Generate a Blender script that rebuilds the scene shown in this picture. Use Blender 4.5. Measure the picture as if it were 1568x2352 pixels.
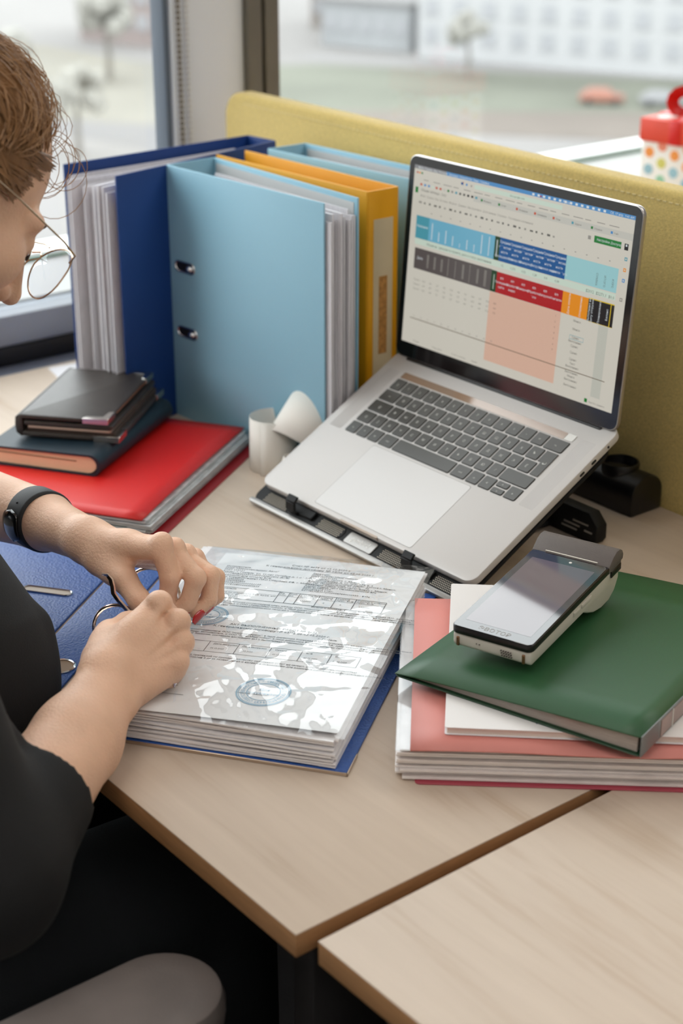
import bpy, bmesh, math, random
import numpy as np
from mathutils import Vector, Matrix, Euler

random.seed(7)
RNG = np.random.RandomState(11)
SC = bpy.context.scene
COL = SC.collection
for _o in list(bpy.data.objects):
    bpy.data.objects.remove(_o)

# ------------------------------------------------------------------ camera, light, exposure
# World frame: desk top is z = 0, its front right corner the origin, +x along the front edge, +y away from the sitter.
F_PX, IMG_W, IMG_H = 3762.0, 1568.0, 2352.0
CAM = Vector((0.743, -0.547, 0.72))
RT = Vector((0.6202, 0.7844, 0.0)).normalized()
FW = Vector((-0.7194, 0.5687, -0.3989)).normalized()
UP = RT.cross(FW).normalized()
cam_d = bpy.data.cameras.new('camera')
cam = bpy.data.objects.new('camera', cam_d)
COL.objects.link(cam)
M = Matrix((RT, UP, -FW)).transposed().to_4x4()
M.translation = CAM
cam.matrix_world = M
cam_d.sensor_fit = 'VERTICAL'
cam_d.sensor_height = 36.0
cam_d.sensor_width = 24.0
cam_d.lens = F_PX / IMG_H * 36.0
cam_d.clip_start = 0.05
cam_d.clip_end = 2000
cam_d.dof.use_dof = True
cam_d.dof.focus_distance = 1.47
cam_d.dof.aperture_fstop = 5.0
SC.camera = cam

world = bpy.data.worlds.new('overcast_sky')
SC.world = world
world.use_nodes = True
_nt = world.node_tree
_bg = _nt.nodes['Background']
_bg.inputs[0].default_value = (0.94, 0.97, 1.0, 1)
_bg.inputs[1].default_value = 4.6

SC.view_settings.view_transform = 'Standard'
SC.view_settings.look = 'None'
SC.view_settings.gamma = 1.0
SC.view_settings.use_curve_mapping = False
SC.view_settings.exposure = -0.05
SC.cycles.max_bounces = 8
SC.cycles.diffuse_bounces = 4
SC.cycles.glossy_bounces = 4
SC.cycles.transmission_bounces = 6
SC.cycles.transparent_max_bounces = 16
SC.cycles.caustics_reflective = False
SC.cycles.caustics_refractive = False
SC.cycles.sample_clamp_indirect = 6.0

# ------------------------------------------------------------------ helpers
def S(c):
    out = []
    for v in c:
        v = v / 255.0
        out.append(v / 12.92 if v <= 0.04045 else ((v + 0.055) / 1.055) ** 2.4)
    return (out[0], out[1], out[2], 1.0)

MATS = {}
def mat(name, rgb, rough=0.5, metal=0.0, spec=0.5, bump=None, vary=None, coat=0.0, sheen=0.0, sss=0.0, emit=0.0, stretch=None, base=None):
    """Principled material. bump=(scale, strength); vary=(scale, amount) mixes the colour lighter and darker."""
    if name in MATS:
        return MATS[name]
    m = bpy.data.materials.new(name)
    m.use_nodes = True
    nt = m.node_tree
    b = nt.nodes['Principled BSDF']
    b.inputs['Base Color'].default_value = S(rgb)
    b.inputs['Roughness'].default_value = rough
    b.inputs['Metallic'].default_value = metal
    b.inputs['Specular IOR Level'].default_value = spec
    b.inputs['Coat Weight'].default_value = coat
    b.inputs['Coat Roughness'].default_value = 0.08
    b.inputs['Sheen Weight'].default_value = sheen
    if sss:
        b.inputs['Subsurface Weight'].default_value = sss
        b.inputs['Subsurface Radius'].default_value = (1.0, 0.35, 0.18)
        b.inputs['Subsurface Scale'].default_value = 0.006
    if emit:
        b.inputs['Emission Color'].default_value = S(rgb)
        b.inputs['Emission Strength'].default_value = emit
        if base:
            b.inputs['Base Color'].default_value = S(base)
    vec = None
    if bump or vary:
        tc = nt.nodes.new('ShaderNodeTexCoord')
        vec = tc.outputs['Object']
        if stretch:
            mp = nt.nodes.new('ShaderNodeMapping')
            mp.inputs['Scale'].default_value = stretch
            nt.links.new(vec, mp.inputs['Vector'])
            vec = mp.outputs['Vector']
    if bump:
        n = nt.nodes.new('ShaderNodeTexNoise')
        n.inputs['Scale'].default_value = bump[0]
        n.inputs['Detail'].default_value = 3
        nt.links.new(vec, n.inputs['Vector'])
        bp = nt.nodes.new('ShaderNodeBump')
        bp.inputs['Strength'].default_value = bump[1]
        bp.inputs['Distance'].default_value = 0.002
        nt.links.new(n.outputs['Fac'], bp.inputs['Height'])
        nt.links.new(bp.outputs['Normal'], b.inputs['Normal'])
    if vary:
        n2 = nt.nodes.new('ShaderNodeTexNoise')
        n2.inputs['Scale'].default_value = vary[0]
        n2.inputs['Detail'].default_value = 4
        nt.links.new(vec, n2.inputs['Vector'])
        r = nt.nodes.new('ShaderNodeValToRGB')
        c = S(rgb)
        a = vary[1]
        r.color_ramp.elements[0].position = 0.3
        r.color_ramp.elements[1].position = 0.7
        r.color_ramp.elements[0].color = (c[0] * (1 - a), c[1] * (1 - a), c[2] * (1 - a), 1)
        r.color_ramp.elements[1].color = (min(1, c[0] * (1 + a)), min(1, c[1] * (1 + a)), min(1, c[2] * (1 + a)), 1)
        nt.links.new(n2.outputs['Fac'], r.inputs['Fac'])
        nt.links.new(r.outputs['Color'], b.inputs['Base Color'])
    MATS[name] = m
    return m

def film(name, tint=(1, 1, 1), ior=1.5, rough=0.03, gain=1.0, bump=None):
    """Clear plastic film or window glass: transparent, with a Fresnel mirror on top."""
    if name in MATS:
        return MATS[name]
    m = bpy.data.materials.new(name)
    m.use_nodes = True
    nt = m.node_tree
    nt.nodes.clear()
    out = nt.nodes.new('ShaderNodeOutputMaterial')
    mix = nt.nodes.new('ShaderNodeMixShader')
    tr = nt.nodes.new('ShaderNodeBsdfTransparent')
    tr.inputs[0].default_value = (*tint, 1)
    gl = nt.nodes.new('ShaderNodeBsdfGlossy')
    gl.inputs['Roughness'].default_value = rough
    # Schlick reflectance, the same from both sides of the film
    fr = nt.nodes.new('ShaderNodeLayerWeight')
    fr.inputs['Blend'].default_value = 0.5
    pw = nt.nodes.new('ShaderNodeMath')
    pw.operation = 'POWER'
    pw.inputs[1].default_value = 5.0
    nt.links.new(fr.outputs['Facing'], pw.inputs[0])
    r0 = ((ior - 1) / (ior + 1)) ** 2
    mul = nt.nodes.new('ShaderNodeMath')
    mul.operation = 'MULTIPLY_ADD'
    mul.use_clamp = True
    mul.inputs[1].default_value = (1 - r0) * gain
    mul.inputs[2].default_value = r0 * gain
    nt.links.new(pw.outputs[0], mul.inputs[0])
    nt.links.new(mul.outputs[0], mix.inputs[0])
    nt.links.new(tr.outputs[0], mix.inputs[1])
    nt.links.new(gl.outputs[0], mix.inputs[2])
    nt.links.new(mix.outputs[0], out.inputs[0])
    if bump:
        tc = nt.nodes.new('ShaderNodeTexCoord')
        n = nt.nodes.new('ShaderNodeTexNoise')
        n.inputs['Scale'].default_value = bump[0]
        n.inputs['Detail'].default_value = 2
        nt.links.new(tc.outputs['Object'], n.inputs['Vector'])
        bp = nt.nodes.new('ShaderNodeBump')
        bp.inputs['Strength'].default_value = bump[1]
        bp.inputs['Distance'].default_value = 0.002
        nt.links.new(n.outputs['Fac'], bp.inputs['Height'])
        nt.links.new(bp.outputs['Normal'], gl.inputs['Normal'])
        nt.links.new(bp.outputs['Normal'], fr.inputs['Normal'])
    MATS[name] = m
    return m

def wood(name, rgb, rough=0.45, ang=0.0):
    if name in MATS:
        return MATS[name]
    m = bpy.data.materials.new(name)
    m.use_nodes = True
    nt = m.node_tree
    L = nt.links.new
    b = nt.nodes['Principled BSDF']
    b.inputs['Roughness'].default_value = rough
    b.inputs['Specular IOR Level'].default_value = 0.4
    tc = nt.nodes.new('ShaderNodeTexCoord')
    mp = nt.nodes.new('ShaderNodeMapping')
    mp.inputs['Scale'].default_value = (1.0, 9.0, 9.0)
    mp.inputs['Rotation'].default_value = (0, 0, ang)
    L(tc.outputs['Object'], mp.inputs['Vector'])
    warp = nt.nodes.new('ShaderNodeTexNoise')
    warp.inputs['Scale'].default_value = 1.6
    warp.inputs['Detail'].default_value = 2
    L(mp.outputs['Vector'], warp.inputs['Vector'])
    add = nt.nodes.new('ShaderNodeVectorMath')
    add.operation = 'MULTIPLY_ADD'
    L(warp.outputs['Color'], add.inputs[0])
    add.inputs[1].default_value = (0.5, 0.9, 0.5)
    L(mp.outputs['Vector'], add.inputs[2])
    n1 = nt.nodes.new('ShaderNodeTexNoise')
    n1.inputs['Scale'].default_value = 3.0
    n1.inputs['Detail'].default_value = 8
    n1.inputs['Roughness'].default_value = 0.6
    L(add.outputs[0], n1.inputs['Vector'])
    mp2 = nt.nodes.new('ShaderNodeMapping')
    mp2.inputs['Scale'].default_value = (4.0, 160.0, 60.0)
    mp2.inputs['Rotation'].default_value = (0, 0, ang)
    L(tc.outputs['Object'], mp2.inputs['Vector'])
    n2 = nt.nodes.new('ShaderNodeTexNoise')
    n2.inputs['Scale'].default_value = 1.0
    n2.inputs['Detail'].default_value = 4
    L(mp2.outputs['Vector'], n2.inputs['Vector'])
    mixf = nt.nodes.new('ShaderNodeMath')
    mixf.operation = 'MULTIPLY_ADD'
    L(n2.outputs['Fac'], mixf.inputs[0])
    mixf.inputs[1].default_value = 0.35
    L(n1.outputs['Fac'], mixf.inputs[2])
    ramp = nt.nodes.new('ShaderNodeValToRGB')
    c = S(rgb)
    e = ramp.color_ramp.elements
    e[0].position = 0.42
    e[0].color = (c[0] * 0.84, c[1] * 0.78, c[2] * 0.71, 1)
    e[1].position = 0.86
    e[1].color = (min(1, c[0] * 1.08), min(1, c[1] * 1.09), min(1, c[2] * 1.1), 1)
    k = ramp.color_ramp.elements.new(0.60)
    k.color = c
    L(mixf.outputs[0], ramp.inputs['Fac'])
    L(ramp.outputs['Color'], b.inputs['Base Color'])
    bp = nt.nodes.new('ShaderNodeBump')
    bp.inputs['Strength'].default_value = 0.08
    bp.inputs['Distance'].default_value = 0.001
    L(n2.outputs['Fac'], bp.inputs['Height'])
    L(bp.outputs['Normal'], b.inputs['Normal'])
    MATS[name] = m
    return m

def thing(name, label, cat, loc=(0, 0, 0), rot=(0, 0, 0), group=None):
    o = bpy.data.objects.new(name, None)
    o.empty_display_size = 0.02
    COL.objects.link(o)
    o.location = loc
    o.rotation_euler = rot
    o['label'] = label
    o['category'] = cat
    if group:
        o['group'] = group
    return o

def tag(o, label, cat, group=None):
    o['label'] = label
    o['category'] = cat
    if group:
        o['group'] = group
    return o

def structure(o):
    o['kind'] = 'structure'
    return o

class MB:
    """Collects shapes in one mesh."""
    def __init__(self):
        self.v = []
        self.f = []
        self.m = []
        self.cur = 0
    def add(self, verts, faces, M=None):
        o = len(self.v)
        for p in verts:
            p = Vector(p)
            if M is not None:
                p = M @ p
            self.v.append(p[:])
        for f in faces:
            self.f.append([i + o for i in f])
            self.m.append(self.cur)
        return self
    def box(self, lo, hi, M=None):
        x0, y0, z0 = lo
        x1, y1, z1 = hi
        v = [(x0, y0, z0), (x1, y0, z0), (x1, y1, z0), (x0, y1, z0), (x0, y0, z1), (x1, y0, z1), (x1, y1, z1), (x0, y1, z1)]
        f = [(0, 3, 2, 1), (4, 5, 6, 7), (0, 1, 5, 4), (1, 2, 6, 5), (2, 3, 7, 6), (3, 0, 4, 7)]
        return self.add(v, f, M)
    def prism(self, pts, z0, z1, M=None):
        """Vertical prism over a counter-clockwise outline."""
        n = len(pts)
        v = [(p[0], p[1], z0) for p in pts] + [(p[0], p[1], z1) for p in pts]
        f = [tuple(reversed(range(n))), tuple(range(n, 2 * n))]
        f += [(i, (i + 1) % n, n + (i + 1) % n, n + i) for i in range(n)]
        return self.add(v, f, M)
    def tube(self, path, r, n=8, closed=False, M=None, flat=None):
        """Tube along a path; r is a number or a list. flat=(w,h) makes a flat band."""
        P = [Vector(p) for p in path]
        k = len(P)
        rr = r if isinstance(r, (list, tuple)) else [r] * k
        verts = []
        prev = None
        for i in range(k):
            if closed:
                t = (P[(i + 1) % k] - P[i - 1])
            else:
                t = P[min(i + 1, k - 1)] - P[max(i - 1, 0)]
            t.normalize()
            if prev is None:
                a = Vector((0, 0, 1)) if abs(t.z) < 0.9 else Vector((1, 0, 0))
                nn = (a - t * a.dot(t)).normalized()
            else:
                nn = (prev - t * prev.dot(t)).normalized()
            prev = nn
            bb = t.cross(nn)
            for j in range(n):
                ang = 2 * math.pi * j / n
                if flat:
                    q = nn * (math.cos(ang) * flat[0]) + bb * (math.sin(ang) * flat[1])
                else:
                    q = (nn * math.cos(ang) + bb * math.sin(ang)) * rr[i]
                verts.append(P[i] + q)
        faces = []
        kk = k if closed else k - 1
        for i in range(kk):
            for j in range(n):
                a = i * n + j
                b = i * n + (j + 1) % n
                c = ((i + 1) % k) * n + (j + 1) % n
                d = ((i + 1) % k) * n + j
                faces.append((a, b, c, d))
        if not closed:
            faces.append(tuple(reversed(range(n))))
            faces.append(tuple(range((k - 1) * n, k * n)))
        return self.add(verts, faces, M)
    def lathe(self, prof, n=24, M=None, cap=True):
        v = []
        for (r, z) in prof:
            for j in range(n):
                a = 2 * math.pi * j / n
                v.append((r * math.cos(a), r * math.sin(a), z))
        f = []
        for i in range(len(prof) - 1):
            for j in range(n):
                f.append((i * n + j, i * n + (j + 1) % n, (i + 1) * n + (j + 1) % n, (i + 1) * n + j))
        if cap:
            f.append(tuple(reversed(range(n))))
            f.append(tuple(range((len(prof) - 1) * n, len(prof) * n)))
        return self.add(v, f, M)
    def ball(self, c, r, M=None, nu=10, nv=6):
        prof = [(math.sin(math.pi * i / nv) * 1.0 + (1e-4 if i in (0, nv) else 0), -math.cos(math.pi * i / nv)) for i in range(nv + 1)]
        rr = r if isinstance(r, (tuple, list)) else (r, r, r)
        T = Matrix.Translation(c) @ Matrix.Diagonal((rr[0], rr[1], rr[2], 1))
        if M is not None:
            T = M @ T
        return self.lathe(prof, nu, T)
    def grid(self, P, M=None):
        """P: rows of points."""
        h = len(P)
        w = len(P[0])
        v = [p for row in P for p in row]
        f = [(i * w + j, i * w + j + 1, (i + 1) * w + j + 1, (i + 1) * w + j) for i in range(h - 1) for j in range(w - 1)]
        return self.add(v, f, M)
    def build(self, name, mats, parent=None, bevel=0.0, seg=2, smooth=True, angle=35, stuff=False, label=None):
        me = bpy.data.meshes.new(name)
        me.from_pydata([tuple(p) for p in self.v], [], self.f)
        if not isinstance(mats, (list, tuple)):
            mats = [mats]
        for m in mats:
            me.materials.append(m)
        if len(mats) > 1:
            me.polygons.foreach_set('material_index', self.m)
        if bevel > 0:
            bm = bmesh.new()
            bm.from_mesh(me)
            bmesh.ops.recalc_face_normals(bm, faces=bm.faces)
            ed = [e for e in bm.edges if len(e.link_faces) == 2 and e.calc_face_angle(0) > math.radians(angle)]
            bmesh.ops.bevel(bm, geom=ed, offset=bevel, segments=seg, profile=0.5, affect='EDGES', clamp_overlap=True)
            bm.to_mesh(me)
            bm.free()
        if smooth:
            me.polygons.foreach_set('use_smooth', [True] * len(me.polygons))
            try:
                me.set_sharp_from_angle(angle=math.radians(40))
            except Exception:
                pass
        me.update()
        o = bpy.data.objects.new(name, me)
        COL.objects.link(o)
        if parent is not None:
            o.parent = parent
        if stuff:
            o['kind'] = 'stuff'
        if label:
            o['label'] = label
        return o

def rrect(x0, y0, x1, y1, r, n=5):
    """Rounded rectangle outline, counter-clockwise."""
    pts = []
    for (cx, cy, a0) in ((x1 - r, y0 + r, -90), (x1 - r, y1 - r, 0), (x0 + r, y1 - r, 90), (x0 + r, y0 + r, 180)):
        for i in range(n + 1):
            a = math.radians(a0 + 90.0 * i / n)
            pts.append((cx + r * math.cos(a), cy + r * math.sin(a)))
    return pts

def capsule(x0, x1, y, r, n=8):
    return rrect(x0 - r, y - r, x1 + r, y + r, r * 0.999, n)

def linked(o, parent, loc=None, rot=None, name=None):
    c = o.copy()
    COL.objects.link(c)
    c.parent = parent
    if loc is not None:
        c.location = loc
    if rot is not None:
        c.rotation_euler = rot
    return c

_TXT = {}
def text_verts(s, size, align='LEFT'):
    key = (s, align)
    if key not in _TXT:
        cu = bpy.data.curves.new('txt', 'FONT')
        cu.body = s
        cu.size = 1.0
        cu.align_x = align
        cu.resolution_u = 1
        ob = bpy.data.objects.new('txt', cu)
        me = bpy.data.meshes.new_from_object(ob)
        _TXT[key] = ([v.co[:] for v in me.vertices], [tuple(p.vertices) for p in me.polygons])
        bpy.data.objects.remove(ob)
        bpy.data.curves.remove(cu)
        bpy.data.meshes.remove(me)
    v, f = _TXT[key]
    return [(p[0] * size, p[1] * size) for p in v], f

def put_text(mb, s, size, x, y, fn, align='LEFT', rot=0.0, sx=1.0):
    v, f = text_verts(s, size, align)
    c, sn = math.cos(rot), math.sin(rot)
    mb.add([fn(x + (p[0] * sx * c - p[1] * sn), y + (p[0] * sx * sn + p[1] * c)) for p in v], f)

# signed distance modelling for the figure
class SDF:
    def __init__(self):
        self.p = []
    def cone(self, a, b, ra, rb, k=0.008, op='add'):
        self.p.append(('cone', np.array(a, float), np.array(b, float), ra, rb, k, op))
        return self
    def ball(self, c, r, k=0.008, op='add', R=None):
        r = np.array([r] * 3 if np.isscalar(r) else r, float)
        self.p.append(('ell', np.array(c, float), r, R, 0, k, op))
        return self
    def chain(self, pts, rad, k=0.004):
        for i in range(len(pts) - 1):
            self.cone(pts[i], pts[i + 1], rad[i], rad[i + 1], k)
        return self
    def mesh(self, h, cut=None):
        lo = np.full(3, 1e9)
        hi = -lo
        for q in self.p:
            if q[6] != 'add':
                continue
            if q[0] == 'cone':
                r = max(q[3], q[4])
                lo = np.minimum(lo, np.minimum(q[1], q[2]) - r)
                hi = np.maximum(hi, np.maximum(q[1], q[2]) + r)
            else:
                r = q[2].max()
                lo = np.minimum(lo, q[1] - r)
                hi = np.maximum(hi, q[1] + r)
        lo = lo - 3 * h - 0.004
        hi = hi + 3 * h + 0.004
        n = np.ceil((hi - lo) / h).astype(int) + 1
        ax = [(lo[i] + h * np.arange(n[i])).astype(np.float32) for i in range(3)]
        D = np.full(n, 0.06, np.float32)
        for q in self.p:
            k = q[5]
            mg = 2 * k + 4 * h
            if q[0] == 'cone':
                r = max(q[3], q[4])
                bl = np.minimum(q[1], q[2]) - r - mg
                bh = np.maximum(q[1], q[2]) + r + mg
            else:
                r = q[2].max()
                bl = q[1] - r - mg
                bh = q[1] + r + mg
            i0 = np.clip(np.floor((bl - lo) / h).astype(int), 0, n - 1)
            i1 = np.clip(np.ceil((bh - lo) / h).astype(int) + 1, 1, n)
            X = ax[0][i0[0]:i1[0], None, None]
            Y = ax[1][None, i0[1]:i1[1], None]
            Z = ax[2][None, None, i0[2]:i1[2]]
            if q[0] == 'cone':
                a, b = q[1], q[2]
                ab = b - a
                L2 = max(float(ab @ ab), 1e-12)
                t = ((X - a[0]) * ab[0] + (Y - a[1]) * ab[1] + (Z - a[2]) * ab[2]) / L2
                t = np.clip(t, 0, 1)
                d = np.sqrt((X - a[0] - t * ab[0]) ** 2 + (Y - a[1] - t * ab[1]) ** 2 + (Z - a[2] - t * ab[2]) ** 2) - (q[3] + (q[4] - q[3]) * t)
            else:
                c, r, R = q[1], q[2], q[3]
                dx, dy, dz = X - c[0], Y - c[1], Z - c[2]
                if R is not None:
                    R = np.array(R)
                    dx, dy, dz = (R[0, 0] * dx + R[1, 0] * dy + R[2, 0] * dz, R[0, 1] * dx + R[1, 1] * dy + R[2, 1] * dz, R[0, 2] * dx + R[1, 2] * dy + R[2, 2] * dz)
                k0 = np.sqrt((dx / r[0]) ** 2 + (dy / r[1]) ** 2 + (dz / r[2]) ** 2)
                k1 = np.sqrt((dx / r[0] ** 2) ** 2 + (dy / r[1] ** 2) ** 2 + (dz / r[2] ** 2) ** 2)
                d = k0 * (k0 - 1) / np.maximum(k1, 1e-6)
            sl = (slice(i0[0], i1[0]), slice(i0[1], i1[1]), slice(i0[2], i1[2]))
            o = D[sl]
            if q[6] == 'add':
                w = np.clip(0.5 + 0.5 * (d - o) / k, 0, 1)
                D[sl] = d + (o - d) * w - k * w * (1 - w)
            else:
                d = -d
                w = np.clip(0.5 + 0.5 * (o - d) / k, 0, 1)
                D[sl] = d + (o - d) * w + k * w * (1 - w)
        if cut is not None:
            G = np.meshgrid(*ax, indexing='ij', sparse=True)
            D = cut(D, G[0], G[1], G[2])
        # surface nets
        s = D < 0
        cs = np.zeros(n - 1, np.int8)
        for dx in (0, 1):
            for dy in (0, 1):
                for dz in (0, 1):
                    cs += s[dx:n[0] - 1 + dx, dy:n[1] - 1 + dy, dz:n[2] - 1 + dz]
        act = (cs > 0) & (cs < 8)
        idx = np.argwhere(act)
        vid = np.full(n - 1, -1, np.int64)
        vid[act] = np.arange(len(idx))
        acc = np.zeros((len(idx), 3))
        cnt = np.zeros(len(idx))
        corners = [(a, b, c) for a in (0, 1) for b in (0, 1) for c in (0, 1)]
        for a in corners:
            for axis in range(3):
                if a[axis]:
                    continue
                b = list(a)
                b[axis] = 1
                va = D[idx[:, 0] + a[0], idx[:, 1] + a[1], idx[:, 2] + a[2]]
                vb = D[idx[:, 0] + b[0], idx[:, 1] + b[1], idx[:, 2] + b[2]]
                cr = (va < 0) != (vb < 0)
                t = np.where(cr, va / np.where(cr, va - vb, 1), 0)
                p = np.tile(np.array(a, float), (len(idx), 1))
                p[:, axis] += t
                acc[cr] += p[cr]
                cnt[cr] += 1
        V = lo + h * (idx + acc / cnt[:, None])
        faces = []
        for axis in range(3):
            sl0 = [slice(None)] * 3
            sl1 = [slice(None)] * 3
            sl0[axis] = slice(0, n[axis] - 1)
            sl1[axis] = slice(1, n[axis])
            ch = s[tuple(sl0)] != s[tuple(sl1)]
            e = np.argwhere(ch)
            o1, o2 = [q for q in range(3) if q != axis]
            ok = (e[:, o1] > 0) & (e[:, o2] > 0) & (e[:, o1] < n[o1] - 1) & (e[:, o2] < n[o2] - 1)
            e = e[ok]
            def cell(d1, d2):
                c = e.copy()
                c[:, o1] -= d1
                c[:, o2] -= d2
                return vid[c[:, 0], c[:, 1], c[:, 2]]
            quad = np.stack([cell(1, 1), cell(0, 1), cell(0, 0), cell(1, 0)], 1)
            inside = s[e[:, 0], e[:, 1], e[:, 2]]
            flip = inside if axis != 1 else ~inside
            quad[~flip] = quad[~flip][:, ::-1]
            faces.append(quad)
        return V, np.concatenate(faces)

def np_object(name, parts, mats, parent=None, M=None):
    """One mesh object from several (verts, faces) pairs."""
    V = []
    Fq = []
    o = 0
    for v, f in parts:
        V.append(v)
        Fq.append(f + o)
        o += len(v)
    V = np.concatenate(V)
    Fq = np.concatenate(Fq)
    me = bpy.data.meshes.new(name)
    me.from_pydata(V.tolist(), [], Fq.tolist())
    for m in (mats if isinstance(mats, (list, tuple)) else [mats]):
        me.materials.append(m)
    me.polygons.foreach_set('use_smooth', [True] * len(me.polygons))
    me.update()
    ob = bpy.data.objects.new(name, me)
    COL.objects.link(ob)
    if parent is not None:
        ob.parent = parent
    return ob

# ------------------------------------------------------------------ the room
WHITE_WALL = mat('wall_paint', (214, 212, 208), 0.8, bump=(60, 0.05))
CEIL = mat('ceiling_paint', (235, 234, 230), 0.9, bump=(40, 0.05))
CARPET = mat('carpet', (58, 54, 54), 0.95, bump=(900, 0.6), vary=(300, 0.25))
GREY_FRAME = mat('grey_frame', (150, 156, 166), 0.45, vary=(8, 0.04))
WHITE_FRAME = mat('white_frame', (226, 227, 226), 0.4, vary=(6, 0.02))
POST_WHITE = mat('post_panel', (232, 234, 234), 0.45, vary=(5, 0.02))
BRONZE = mat('mullion_metal', (120, 115, 104), 0.45, metal=0.35, vary=(12, 0.06))
GASKET = mat('black_rubber', (18, 19, 24), 0.6, bump=(200, 0.1))
SILL = mat('sill_paint', (112, 118, 134), 0.5, vary=(9, 0.06))
GLASS = film('window_glass', (0.97, 0.985, 0.975), 1.45, 0.0)

FZ, CZ = -0.74, 1.96
X0, X1, Y0, Y1 = -1.45, 3.4, -2.6, 4.4
structure(MB().box((X0, Y0, FZ - 0.1), (X1, Y1, FZ)).build('floor', CARPET, smooth=False))
structure(MB().box((X0, Y0, CZ), (X1, Y1, CZ + 0.1)).build('ceiling', CEIL, smooth=False))
structure(MB().box((X1, Y0, FZ), (X1 + 0.1, Y1, CZ)).build('wall_right', WHITE_WALL, smooth=False))
structure(MB().box((X0, Y0 - 0.1, FZ), (X1, Y0, CZ)).build('wall_front', WHITE_WALL, smooth=False))
structure(MB().box((X0, Y1, FZ), (X1, Y1 + 0.1, CZ)).build('wall_back', WHITE_WALL, smooth=False))
wl = structure(MB().box((X0, Y0, FZ), (-1.25, Y1, -0.03)).box((X0, Y0, 1.76), (-1.25, Y1, CZ)).box((X0, Y0, -0.03), (-1.25, -2.4, 1.76)).box((X0, 4.2, -0.03), (-1.25, Y1, 1.76)).build('wall_left', WHITE_WALL, smooth=False))
sill = structure(MB().box((-1.30, -2.4, -0.03), (-1.206, 4.2, -0.006)).build('trim_1', SILL, bevel=0.003))

def window(n, y0, y1):
    pane = structure(MB().box((-1.288, y0, 0.066), (-1.284, y1, 1.76)).build('window_%d' % n, GLASS, smooth=False))
    MB().box((-1.31, y0, -0.005), (-1.252, y1, 0.022)).build('gasket', GASKET, pane, bevel=0.003)
    MB().box((-1.305, y0, 0.022), (-1.255, y1, 0.066)).build('lower_rail', GREY_FRAME, pane, bevel=0.004)
    led = MB()
    sec = [(-1.31, 0.0), (-1.31, 0.068), (-1.37, 0.104), (-1.375, 0.112), (-1.44, 0.112), (-1.44, 0.0)]
    led.add([(p[0], y0, p[1]) for p in sec] + [(p[0], y1, p[1]) for p in sec], [tuple(range(6)), tuple(reversed(range(6, 12)))] + [(i, 6 + i, 6 + (i + 1) % 6, (i + 1) % 6) for i in range(6)])
    led.build('frame_ledge', WHITE_FRAME, pane, smooth=False)
    MB().box((-1.374, y0, 0.1035), (-1.368, y1, 0.107)).build('glazing_bead', mat('green_seal', (96, 140, 118), 0.5), pane, smooth=False)
    MB().box((-1.31, y0, 1.735), (-1.255, y1, 1.76)).build('upper_rail', GREY_FRAME, pane, bevel=0.003)
    return pane

w1 = window(1, -2.4, 0.722)
MB().box((-1.29, 0.718, 0.066), (-1.256, 0.728, 1.735)).build('sash_edge', mat('sash_edge', (96, 106, 118), 0.45), w1, bevel=0.003)
for yy in (-1.0,):
    MB().box((-1.31, yy - 0.03, 0.066), (-1.258, yy + 0.03, 1.735)).build('sash_bar', GREY_FRAME, w1, bevel=0.004)
w2 = window(2, 0.904, 4.2)
MB().box((-1.31, 2.9, 0.066), (-1.258, 2.96, 1.735)).build('sash_bar', GREY_FRAME, w2, bevel=0.004)
post = structure(MB().box((-1.30, 0.728, -0.03), (-1.25, 0.85, 1.76)).build('trim_2', POST_WHITE, bevel=0.003))
structure(MB().box((-1.28, 0.85, -0.03), (-1.238, 0.874, 1.76)).box((-1.28, 0.880, -0.03), (-1.238, 0.905, 1.76)).build('trim_3', BRONZE, bevel=0.002))
structure(MB().box((-1.28, 0.873, -0.03), (-1.256, 0.881, 1.76)).build('trim_4', GASKET, smooth=False))
# bead chains of the roller blind, hanging in front of the post
def bead_chain(y, m, label, r=0.0031):
    mb = MB()
    z = 0.10
    while z < 1.7:
        mb.ball((-1.2455, y, z), r, nu=6, nv=4)
        z += 0.0076
    mb.tube([(-1.2455, y, 0.1), (-1.2455, y, 1.7)], 0.0005, 4)
    o = mb.build('blind_chain', m)
    tag(o, label, 'chain', 'chains of the roller blind')
    return o
bead_chain(0.7365, mat('chain_dark', (112, 98, 78), 0.4, metal=0.5, vary=(30, 0.1)), 'dark bead chain of the window blind, hanging nearest the glass')
bead_chain(0.7495, mat('chain_white', (212, 210, 206), 0.4, vary=(30, 0.05)), 'pale bead chain of the window blind, hanging in front of the white post')

# unseen ceiling panels, added as fill light for the room
FILL_GLOW = mat('fill_glow', (255, 250, 244), 0.6, emit=3.2)
FILL_FRAME = mat('fill_frame', (230, 230, 230), 0.5)
k = 0
for lx, ly, lab in ((0.2, -0.9, 'added fill light panel, unseen on the ceiling over the sitter'), (2.0, -0.9, 'added fill light panel, unseen on the ceiling by the right wall'), (0.2, 1.7, 'added fill light panel, unseen on the ceiling over the opposite desk'), (2.0, 1.7, 'added fill light panel, unseen on the ceiling in the far right corner')):
    t = thing('ceiling_fill', lab, 'lamp', (lx, ly, CZ), (0, 0, 0), 'added fill light panels')
    f = MB()
    for (a, b, c, d) in ((-0.6, -0.6, 0.6, -0.57), (-0.6, 0.57, 0.6, 0.6), (-0.6, -0.57, -0.57, 0.57), (0.57, -0.57, 0.6, 0.57)):
        f.box((a, b, -0.03), (c, d, 0))
    f.build('frame', FILL_FRAME, t, smooth=False)
    MB().box((-0.57, -0.57, -0.02), (0.57, 0.57, -0.012)).build('fill_sheet', FILL_GLOW, t, smooth=False)

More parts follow.
